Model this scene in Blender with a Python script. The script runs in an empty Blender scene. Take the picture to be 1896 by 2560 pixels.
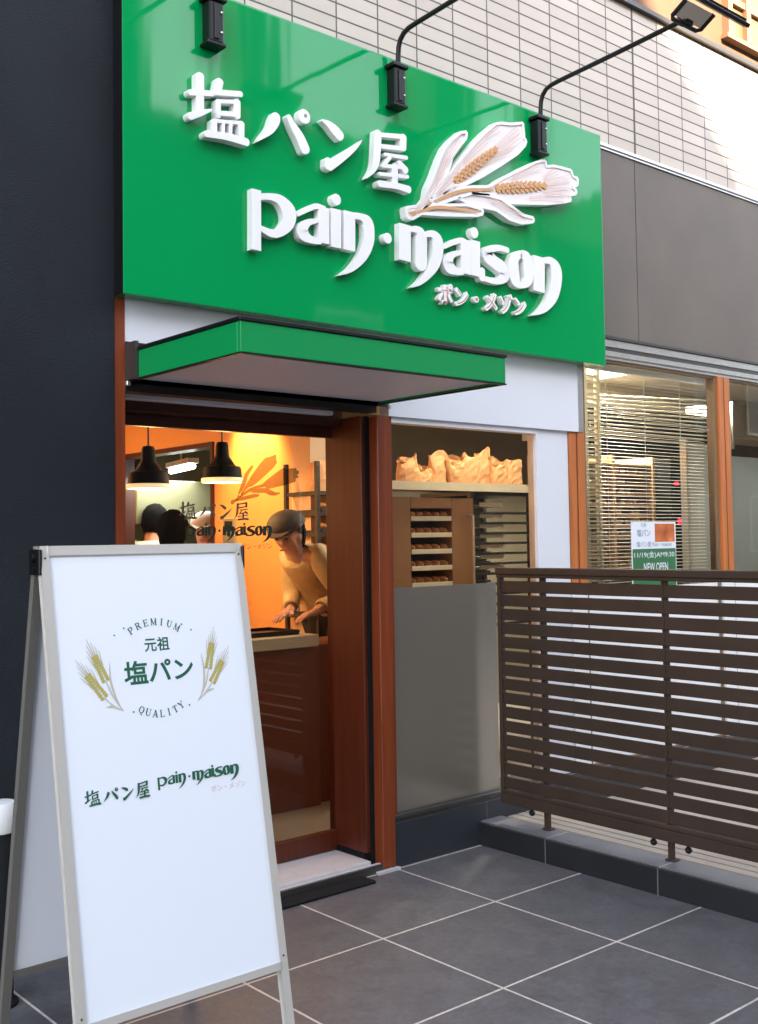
import bpy, bmesh, math, random
from mathutils import Vector, Matrix
R = math.radians
scn = bpy.context.scene
col = scn.collection
random.seed(7)

# ------------------------------------------------------------------ camera
cam_d = bpy.data.cameras.new('camera')
cam = bpy.data.objects.new('camera', cam_d)
col.objects.link(cam)
CAM = Vector((-3.2417, -3.0885, 1.4665))
yaw, pitch, roll = R(40.675), R(2.559), R(0.8624)
fw = Vector((math.sin(yaw)*math.cos(pitch), math.cos(yaw)*math.cos(pitch), math.sin(pitch)))
rt = Vector((math.cos(yaw), -math.sin(yaw), 0))
dn = fw.cross(rt)
rt2 = rt*math.cos(roll) + dn*math.sin(roll)
dn2 = dn*math.cos(roll) - rt*math.sin(roll)
mw = Matrix((rt2, -dn2, -fw)).transposed().to_4x4()
mw.translation = CAM
cam.matrix_world = mw
cam_d.sensor_fit = 'VERTICAL'
cam_d.sensor_height = 24.0
cam_d.lens = 2711.9/2560*24.0
cam_d.shift_y = -51.0/2560
cam_d.clip_start = 0.05
cam_d.clip_end = 500
scn.camera = cam

# ------------------------------------------------------------------ light and exposure
SUN_EL, SUN_AZ = 28.0, 10.0        # azimuth: degrees left of straight out from the shop front
world = bpy.data.worlds.new('World')
scn.world = world
world.use_nodes = True
wn = world.node_tree
for n in list(wn.nodes): wn.nodes.remove(n)
wo = wn.nodes.new('ShaderNodeOutputWorld')
wb = wn.nodes.new('ShaderNodeBackground')
sky = wn.nodes.new('ShaderNodeTexSky')
sky.sky_type = 'NISHITA'
sky.sun_disc = False
sky.sun_elevation = R(SUN_EL)
sky.sun_rotation = R(180 + SUN_AZ)
sky.air_density = 1.0; sky.dust_density = 2.0; sky.ozone_density = 1.0
hs = wn.nodes.new('ShaderNodeHueSaturation')
hs.inputs['Saturation'].default_value = 0.5
wn.links.new(sky.outputs[0], hs.inputs['Color'])
wn.links.new(hs.outputs[0], wb.inputs['Color'])
wb.inputs['Strength'].default_value = 0.15
wn.links.new(wb.outputs[0], wo.inputs['Surface'])
sun_d = bpy.data.lights.new('sun', 'SUN')
sun_d.energy = 5.0; sun_d.angle = R(0.7); sun_d.color = (1.0, 0.80, 0.56)
sun = bpy.data.objects.new('sun', sun_d)
col.objects.link(sun)
sv = Vector((-math.sin(R(SUN_AZ))*math.cos(R(SUN_EL)), -math.cos(R(SUN_AZ))*math.cos(R(SUN_EL)), math.sin(R(SUN_EL))))
sun.rotation_euler = sv.to_track_quat('Z', 'Y').to_euler()
sun.location = sv*40
scn.view_settings.view_transform = 'Standard'
scn.view_settings.look = 'None'
scn.view_settings.gamma = 1.0
scn.view_settings.exposure = 2.75
scn.cycles.use_denoising = True
scn.cycles.transparent_max_bounces = 24
scn.cycles.max_bounces = 10
scn.cycles.sample_clamp_indirect = 8.0

# ------------------------------------------------------------------ helpers
class MB:
    """collects shapes, given in world coordinates, into one mesh"""
    def __init__(s): s.bm = bmesh.new()
    def box(s, x0, x1, y0, y1, z0, z1, bev=0.0, seg=1):
        b = bmesh.new()
        bmesh.ops.create_cube(b, size=1)
        for v in b.verts:
            v.co = Vector(((x0+x1)/2 + v.co.x*(x1-x0), (y0+y1)/2 + v.co.y*(y1-y0), (z0+z1)/2 + v.co.z*(z1-z0)))
        if bev: bmesh.ops.bevel(b, geom=b.edges[:], offset=bev, segments=seg, affect='EDGES', profile=0.5)
        s.merge(b); return s
    def merge(s, b, mat=None):
        if mat is not None: bmesh.ops.transform(b, matrix=mat, verts=b.verts)
        me = bpy.data.meshes.new('tmp'); b.to_mesh(me); b.free()
        s.bm.from_mesh(me); bpy.data.meshes.remove(me); return s
    def addmesh(s, me, mat=None):
        if mat is not None: me.transform(mat)
        s.bm.from_mesh(me); bpy.data.meshes.remove(me); return s
    def bar(s, p0, p1, w, h, up=(0, 0, 1), bev=0.0):
        p0, p1 = Vector(p0), Vector(p1)
        d = p1-p0; L = d.length; d.normalize(); up = Vector(up)
        sd = d.cross(up).normalized(); up = sd.cross(d)
        b = bmesh.new(); bmesh.ops.create_cube(b, size=1)
        for v in b.verts:
            v.co = (p0+p1)/2 + d*v.co.x*L + sd*v.co.y*w + up*v.co.z*h
        if bev: bmesh.ops.bevel(b, geom=b.edges[:], offset=bev, segments=2, affect='EDGES', profile=0.5)
        s.merge(b); return s
    def tube(s, pts, r, n=12, cap=True):
        pts = [Vector(p) for p in pts]; rings = []
        rr = r if isinstance(r, (list, tuple)) else [r]*len(pts)
        ref = None
        for i, p in enumerate(pts):
            t = (pts[min(i+1, len(pts)-1)]-pts[max(i-1, 0)]).normalized()
            if ref is None:
                ref = t.cross(Vector((0, 0, 1)) if abs(t.z) < .9 else Vector((1, 0, 0))).normalized()
            a = (ref - t*ref.dot(t)).normalized(); ref = a; b_ = t.cross(a)
            rings.append([s.bm.verts.new(p + (a*math.cos(2*math.pi*k/n)+b_*math.sin(2*math.pi*k/n))*rr[i]) for k in range(n)])
        for A, B in zip(rings, rings[1:]):
            for k in range(n): s.bm.faces.new((A[k], A[(k+1) % n], B[(k+1) % n], B[k]))
        if cap:
            s.bm.faces.new(rings[0][::-1]); s.bm.faces.new(rings[-1])
        return s
    def lathe(s, c, prof, n=28):
        c = Vector(c); rings = []
        for r, z in prof:
            rings.append([s.bm.verts.new(c + Vector((max(r, 1e-4)*math.cos(2*math.pi*k/n), max(r, 1e-4)*math.sin(2*math.pi*k/n), z))) for k in range(n)])
        for A, B in zip(rings, rings[1:]):
            for k in range(n): s.bm.faces.new((A[k], A[(k+1) % n], B[(k+1) % n], B[k]))
        return s
    def ball(s, c, r, n=12):
        if not isinstance(r, (tuple, list)): r = (r, r, r)
        b = bmesh.new(); bmesh.ops.create_uvsphere(b, u_segments=n, v_segments=max(6, n*2//3), radius=1)
        s.merge(b, Matrix.Translation(Vector(c)) @ Matrix.Diagonal((*r, 1))); return s
    def quad(s, *pts):
        s.bm.faces.new([s.bm.verts.new(Vector(p)) for p in pts]); return s
    def polys(s, polys2, f, th):
        """flat 2-D face lists extruded to thickness th; f maps (u, v, depth) to world, depth towards the viewer"""
        b = bmesh.new()
        for verts, faces in polys2:
            vv = [b.verts.new((u, v, 0)) for u, v in verts]
            for fc in faces:
                try: b.faces.new([vv[i] for i in fc])
                except ValueError: pass
        if th:
            r = bmesh.ops.extrude_face_region(b, geom=b.faces[:])
            for e in r['geom']:
                if isinstance(e, bmesh.types.BMVert): e.co.z += th
        for v in b.verts: v.co = Vector(f(*v.co))
        bmesh.ops.recalc_face_normals(b, faces=b.faces[:])
        s.merge(b); return s

def build(name, mb, mat, parent=None, smooth=False, kind=None):
    me = bpy.data.meshes.new(name)
    bm = mb.bm
    if parent is not None:
        o_ = Vector((0, 0, 0)); p = parent
        while p is not None: o_ += p.location; p = p.parent
        bmesh.ops.translate(bm, verts=bm.verts, vec=-o_)
    bm.normal_update(); bm.to_mesh(me); bm.free()
    for m in (mat if isinstance(mat, (list, tuple)) else [mat]): me.materials.append(m)
    if smooth:
        for p in me.polygons: p.use_smooth = True
        try: me.set_sharp_from_angle(angle=R(40))
        except Exception: pass
    o = bpy.data.objects.new(name, me); col.objects.link(o)
    if parent is not None: o.parent = parent
    if kind: o['kind'] = kind
    return o

def thing(name, label, cat, loc=(0, 0, 0), group=None):
    o = bpy.data.objects.new(name, None); col.objects.link(o)
    o.location = loc; o.empty_display_size = 0.1
    return tag(o, label, cat, group)
def tag(o, label, cat, group=None):
    o['label'] = label; o['category'] = cat
    if group: o['group'] = group
    return o
def copy_tree(o, parent=None):
    c = o.copy(); col.objects.link(c)
    if parent is not None: c.parent = parent
    for ch in list(o.children): copy_tree(ch, c)
    return c

# ------------------------------------------------------------------ materials
def nodes_of(name):
    m = bpy.data.materials.new(name); m.use_nodes = True
    nt = m.node_tree
    return m, nt, nt.nodes['Principled BSDF']
def mat(name, rgb, rough=0.5, metal=0.0, spec=0.5, var=0.0, vscale=6.0, bump=0.0, bscale=80.0, coat=0.0, rvar=0.0, emit=None, estr=0.0):
    m, nt, b = nodes_of(name)
    b.inputs['Base Color'].default_value = (*rgb, 1)
    b.inputs['Roughness'].default_value = rough
    b.inputs['Metallic'].default_value = metal
    b.inputs['Specular IOR Level'].default_value = spec
    b.inputs['Coat Weight'].default_value = coat
    if emit:
        b.inputs['Emission Color'].default_value = (*emit, 1); b.inputs['Emission Strength'].default_value = estr
    tc = nt.nodes.new('ShaderNodeTexCoord')
    if var:
        n = nt.nodes.new('ShaderNodeTexNoise'); n.inputs['Scale'].default_value = vscale; n.inputs['Detail'].default_value = 6; n.inputs['Roughness'].default_value = 0.6
        nt.links.new(tc.outputs['Object'], n.inputs['Vector'])
        mr = nt.nodes.new('ShaderNodeMapRange')
        mr.inputs['From Min'].default_value = 0.3; mr.inputs['From Max'].default_value = 0.7
        mr.inputs['To Min'].default_value = 1-var; mr.inputs['To Max'].default_value = 1+var
        nt.links.new(n.outputs['Fac'], mr.inputs['Value'])
        mx = nt.nodes.new('ShaderNodeVectorMath'); mx.operation = 'SCALE'
        mx.inputs[0].default_value = rgb
        nt.links.new(mr.outputs[0], mx.inputs['Scale'])
        nt.links.new(mx.outputs[0], b.inputs['Base Color'])
        if rvar:
            m2 = nt.nodes.new('ShaderNodeMapRange')
            m2.inputs['From Min'].default_value = 0.3; m2.inputs['From Max'].default_value = 0.7
            m2.inputs['To Min'].default_value = rough-rvar; m2.inputs['To Max'].default_value = rough+rvar
            nt.links.new(n.outputs['Fac'], m2.inputs['Value']); nt.links.new(m2.outputs[0], b.inputs['Roughness'])
    if bump:
        n2 = nt.nodes.new('ShaderNodeTexNoise'); n2.inputs['Scale'].default_value = bscale; n2.inputs['Detail'].default_value = 4
        nt.links.new(tc.outputs['Object'], n2.inputs['Vector'])
        bp = nt.nodes.new('ShaderNodeBump'); bp.inputs['Strength'].default_value = bump; bp.inputs['Distance'].default_value = 0.004
        nt.links.new(n2.outputs['Fac'], bp.inputs['Height']); nt.links.new(bp.outputs[0], b.inputs['Normal'])
    return m
def glass(name, tint=(1, 1, 1), ior=1.5, rough=0.0, gain=1.0):
    m = bpy.data.materials.new(name); m.use_nodes = True; nt = m.node_tree
    for n in list(nt.nodes): nt.nodes.remove(n)
    out = nt.nodes.new('ShaderNodeOutputMaterial')
    t = nt.nodes.new('ShaderNodeBsdfTransparent'); t.inputs['Color'].default_value = (*tint, 1)
    g = nt.nodes.new('ShaderNodeBsdfGlossy'); g.inputs['Roughness'].default_value = rough
    fr = nt.nodes.new('ShaderNodeFresnel'); fr.inputs['IOR'].default_value = ior
    ml = nt.nodes.new('ShaderNodeMath'); ml.operation = 'MULTIPLY'; ml.inputs[1].default_value = gain; ml.use_clamp = True
    mx = nt.nodes.new('ShaderNodeMixShader')
    nt.links.new(fr.outputs[0], ml.inputs[0]); nt.links.new(ml.outputs[0], mx.inputs[0])
    nt.links.new(t.outputs[0], mx.inputs[1]); nt.links.new(g.outputs[0], mx.inputs[2]); nt.links.new(mx.outputs[0], out.inputs[0])
    return m
def wood(name, rgb, rough=0.38, grain=0.22):
    m, nt, b = nodes_of(name)
    tc = nt.nodes.new('ShaderNodeTexCoord'); mp = nt.nodes.new('ShaderNodeMapping'); mp.inputs['Scale'].default_value = (55, 55, 2.2)
    n = nt.nodes.new('ShaderNodeTexNoise'); n.inputs['Scale'].default_value = 1.0; n.inputs['Detail'].default_value = 5
    nt.links.new(tc.outputs['Object'], mp.inputs[0]); nt.links.new(mp.outputs[0], n.inputs['Vector'])
    mr = nt.nodes.new('ShaderNodeMapRange'); mr.inputs['From Min'].default_value = .3; mr.inputs['From Max'].default_value = .7
    mr.inputs['To Min'].default_value = 1-grain; mr.inputs['To Max'].default_value = 1+grain
    nt.links.new(n.outputs['Fac'], mr.inputs['Value'])
    mx = nt.nodes.new('ShaderNodeVectorMath'); mx.operation = 'SCALE'; mx.inputs[0].default_value = rgb
    nt.links.new(mr.outputs[0], mx.inputs['Scale']); nt.links.new(mx.outputs[0], b.inputs['Base Color'])
    b.inputs['Roughness'].default_value = rough
    return m
def tiles(name, c1, c2, mortar, w, h, ms, plane='xz', off=(0, 0), rough=0.5, bump=0.3, smooth=0.1, var=0.0, vscale=3.0, rvar=0.0, grain=0.0):
    """stacked tile grid; plane names the two object axes used"""
    m, nt, b = nodes_of(name)
    tc = nt.nodes.new('ShaderNodeTexCoord'); sp = nt.nodes.new('ShaderNodeSeparateXYZ'); cb = nt.nodes.new('ShaderNodeCombineXYZ')
    nt.links.new(tc.outputs['Object'], sp.inputs[0])
    for k, ax in enumerate(plane):
        ad = nt.nodes.new('ShaderNodeMath'); ad.operation = 'ADD'; ad.inputs[1].default_value = off[k]
        nt.links.new(sp.outputs[ax.upper()], ad.inputs[0]); nt.links.new(ad.outputs[0], cb.inputs[k])
    br = nt.nodes.new('ShaderNodeTexBrick'); br.offset = 0.0; br.squash = 1.0
    br.inputs['Color1'].default_value = (*c1, 1); br.inputs['Color2'].default_value = (*c2, 1); br.inputs['Mortar'].default_value = (*mortar, 1)
    br.inputs['Scale'].default_value = 1.0; br.inputs['Mortar Size'].default_value = ms; br.inputs['Mortar Smooth'].default_value = smooth
    br.inputs['Brick Width'].default_value = w; br.inputs['Row Height'].default_value = h; br.inputs['Bias'].default_value = 0.0
    nt.links.new(cb.outputs[0], br.inputs['Vector'])
    src = br.outputs['Color']
    if var:
        n = nt.nodes.new('ShaderNodeTexNoise'); n.inputs['Scale'].default_value = vscale; n.inputs['Detail'].default_value = 9; n.inputs['Roughness'].default_value = 0.65
        nt.links.new(tc.outputs['Object'], n.inputs['Vector'])
        mr = nt.nodes.new('ShaderNodeMapRange'); mr.inputs['From Min'].default_value = .28; mr.inputs['From Max'].default_value = .72
        mr.inputs['To Min'].default_value = 1-var; mr.inputs['To Max'].default_value = 1+var
        nt.links.new(n.outputs['Fac'], mr.inputs['Value'])
        mx = nt.nodes.new('ShaderNodeVectorMath'); mx.operation = 'SCALE'
        nt.links.new(src, mx.inputs[0]); nt.links.new(mr.outputs[0], mx.inputs['Scale']); src = mx.outputs[0]
        if rvar:
            m2 = nt.nodes.new('ShaderNodeMapRange'); m2.inputs['From Min'].default_value = .28; m2.inputs['From Max'].default_value = .72
            m2.inputs['To Min'].default_value = rough-rvar; m2.inputs['To Max'].default_value = rough+rvar
            nt.links.new(n.outputs['Fac'], m2.inputs['Value']); nt.links.new(m2.outputs[0], b.inputs['Roughness'])
    if grain:      # fine stone grain
        n = nt.nodes.new('ShaderNodeTexNoise'); n.inputs['Scale'].default_value = 38; n.inputs['Detail'].default_value = 8; n.inputs['Roughness'].default_value = 0.75
        nt.links.new(tc.outputs['Object'], n.inputs['Vector'])
        mr = nt.nodes.new('ShaderNodeMapRange'); mr.inputs['From Min'].default_value = .3; mr.inputs['From Max'].default_value = .7
        mr.inputs['To Min'].default_value = 1-grain; mr.inputs['To Max'].default_value = 1+grain
        nt.links.new(n.outputs['Fac'], mr.inputs['Value'])
        mx = nt.nodes.new('ShaderNodeVectorMath'); mx.operation = 'SCALE'
        nt.links.new(src, mx.inputs[0]); nt.links.new(mr.outputs[0], mx.inputs['Scale']); src = mx.outputs[0]
    nt.links.new(src, b.inputs['Base Color'])
    if not rvar: b.inputs['Roughness'].default_value = rough
    bp = nt.nodes.new('ShaderNodeBump'); bp.inputs['Strength'].default_value = bump; bp.inputs['Distance'].default_value = 0.003; bp.invert = True
    nt.links.new(br.outputs['Fac'], bp.inputs['Height']); nt.links.new(bp.outputs[0], b.inputs['Normal'])
    return m
def emitter(name, rgb, s):
    m = bpy.data.materials.new(name); m.use_nodes = True; nt = m.node_tree
    for n in list(nt.nodes): nt.nodes.remove(n)
    out = nt.nodes.new('ShaderNodeOutputMaterial'); e = nt.nodes.new('ShaderNodeEmission')
    e.inputs['Color'].default_value = (*rgb, 1); e.inputs['Strength'].default_value = s
    nt.links.new(e.outputs[0], out.inputs[0]); return m

M = {}
M['green'] = mat('gloss_green', (0.0, 0.285, 0.076), rough=0.06, spec=0.36)
_nt = M['green'].node_tree; _tc = _nt.nodes.new('ShaderNodeTexCoord'); _mp = _nt.nodes.new('ShaderNodeMapping'); _mp.inputs['Scale'].default_value = (4.5, 4.5, 0.8)
_nz = _nt.nodes.new('ShaderNodeTexNoise'); _nz.inputs['Scale'].default_value = 1.0; _nz.inputs['Detail'].default_value = 2.0
_bp = _nt.nodes.new('ShaderNodeBump'); _bp.inputs['Strength'].default_value = 0.17; _bp.inputs['Distance'].default_value = 0.010
_nt.links.new(_tc.outputs['Object'], _mp.inputs[0]); _nt.links.new(_mp.outputs[0], _nz.inputs['Vector']); _nt.links.new(_nz.outputs['Fac'], _bp.inputs['Height'])
_nt.links.new(_bp.outputs[0], _nt.nodes['Principled BSDF'].inputs['Normal'])
M['green_awning'] = mat('awning_green', (0.002, 0.27, 0.07), rough=0.4, spec=0.3)
M['white'] = mat('white_paint', (0.68, 0.7, 0.76), rough=0.45)
M['letter_white'] = mat('letter_white', (0.84, 0.83, 0.83), rough=0.35)
M['board_white'] = mat('board_white', (0.76, 0.79, 0.85), rough=0.32, spec=0.4)
M['wheat_pale'] = mat('emblem_pale', (0.8, 0.74, 0.74), rough=0.5)
M['wheat_line'] = mat('emblem_line', (0.72, 0.5, 0.44), rough=0.5)
M['wheat_gold'] = mat('emblem_gold', (0.6, 0.31, 0.12), rough=0.5)
M['coral'] = mat('coral_ink', (0.55, 0.16, 0.13), rough=0.5)
M['black'] = mat('black_metal', (0.006, 0.006, 0.007), rough=0.4, spec=0.35)
M['black_matt'] = mat('black_rubber', (0.009, 0.010, 0.012), rough=0.8, spec=0.2)
M['tile'] = tiles('wall_tile', (0.55, 0.475, 0.405), (0.475, 0.41, 0.352), (0.075, 0.066, 0.058), 0.2443, 0.0668, 0.0042, 'xz', (-1.93+0.2443*20, -3.668+0.0668*60), rough=0.42, bump=0.9, var=0.07, vscale=1.6)
M['grey_panel'] = mat('grey_panel', (0.128, 0.105, 0.086), rough=0.55, var=0.10, vscale=2.2, bump=0.06, bscale=300)
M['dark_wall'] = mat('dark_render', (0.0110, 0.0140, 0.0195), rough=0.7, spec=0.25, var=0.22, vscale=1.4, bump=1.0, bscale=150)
M['cream_wall'] = mat('cream_wall', (0.125, 0.064, 0.034), rough=0.7, var=0.06)
M['cream_frame'] = mat('upper_frame', (0.3, 0.165, 0.09), rough=0.5)
M['alu'] = mat('aluminium', (0.62, 0.60, 0.57), rough=0.32, metal=0.85, var=0.08, vscale=30)
M['shade_black'] = mat('shade_black', (0.002, 0.002, 0.002), rough=0.6, spec=0.12)
M['alu_dark'] = mat('dark_aluminium', (0.09, 0.085, 0.08), rough=0.35, metal=0.6)
M['bronze'] = mat('bronze_frame', (0.20, 0.13, 0.075), rough=0.4)
M['shadow_frame'] = mat('shaded_silver', (0.20, 0.19, 0.17), rough=0.4, metal=0.3)  # darker copy of the satin silver, with the rear frame's shade put in
M['silver_frame'] = mat('satin_silver', (0.60, 0.57, 0.52), rough=0.35, metal=0.3)
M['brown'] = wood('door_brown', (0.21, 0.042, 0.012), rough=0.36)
M['brown_shaded'] = wood('shaded_brown', (0.085, 0.014, 0.0035), rough=0.42)  # darker copy of the door brown, with the recess shade put in
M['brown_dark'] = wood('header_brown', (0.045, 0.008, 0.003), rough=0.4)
M['orange_wood'] = wood('orange_wood', (0.46, 0.135, 0.03), rough=0.4)
M['fence'] = mat('fence_brown', (0.052, 0.034, 0.0245), rough=0.55, spec=0.15, var=0.12, vscale=5)
M['floor'] = tiles('floor_tile', (0.110, 0.104, 0.108), (0.094, 0.093, 0.101), (0.54, 0.50, 0.46), 0.6, 0.6, 0.0046, 'xy', (6.0, 6.0), grain=0.26, rough=0.52, bump=0.3, var=0.17, vscale=7.5, rvar=0.12)
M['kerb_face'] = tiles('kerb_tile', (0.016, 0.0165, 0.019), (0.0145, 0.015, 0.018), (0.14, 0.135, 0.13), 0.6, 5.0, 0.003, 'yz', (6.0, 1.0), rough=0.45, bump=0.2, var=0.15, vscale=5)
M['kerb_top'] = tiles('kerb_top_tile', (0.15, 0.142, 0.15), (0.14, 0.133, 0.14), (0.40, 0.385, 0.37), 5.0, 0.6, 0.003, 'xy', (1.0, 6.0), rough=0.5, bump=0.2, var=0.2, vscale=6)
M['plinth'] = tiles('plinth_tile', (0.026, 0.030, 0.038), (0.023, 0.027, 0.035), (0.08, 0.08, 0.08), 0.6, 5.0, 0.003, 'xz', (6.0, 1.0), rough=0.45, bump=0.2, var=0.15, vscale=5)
M['deck'] = mat('beige_deck', (0.4, 0.34, 0.28), rough=0.6, var=0.08, vscale=7)
M['asphalt'] = mat('asphalt', (0.075, 0.072, 0.07), rough=0.9, var=0.2, vscale=12, bump=0.5, bscale=200)
M['awning_under'] = mat('awning_soffit', (0.78, 0.82, 0.9), rough=0.5)
M['sill'] = mat('pale_sill', (0.56, 0.53, 0.54), rough=0.45, var=0.06, vscale=20)
M['glass'] = glass('window_glass', (0.93, 0.95, 0.94), ior=1.6, gain=1.0)
M['green_ink'] = mat('green_ink', (0.008, 0.10, 0.05), rough=0.5)
M['dark_ink'] = mat('dark_ink', (0.02, 0.05, 0.035), rough=0.5)
M['gold_ink'] = mat('gold_ink', (0.42, 0.36, 0.10), rough=0.5)
M['husk_ink'] = mat('husk_ink', (0.50, 0.46, 0.36), rough=0.5)
M['pink_ink'] = mat('pink_ink', (0.58, 0.42, 0.43), rough=0.5)
M['grey_ink'] = mat('decal_grey', (0.17, 0.13, 0.10), rough=0.6)
M['decal_film'] = glass('decal_film', (0.32, 0.31, 0.31), gain=0.3)
# frosted film: diffuse light through a satin face
m = bpy.data.materials.new('frosted_film'); m.use_nodes = True; nt = m.node_tree; b = nt.nodes['Principled BSDF']
b.inputs['Base Color'].default_value = (0.37, 0.34, 0.29, 1); b.inputs['Roughness'].default_value = 0.29; b.inputs['Metallic'].default_value = 0.72
M['frost'] = m
M['pale_film'] = mat('pale_film', (0.80, 0.81, 0.82), rough=0.35)

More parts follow.
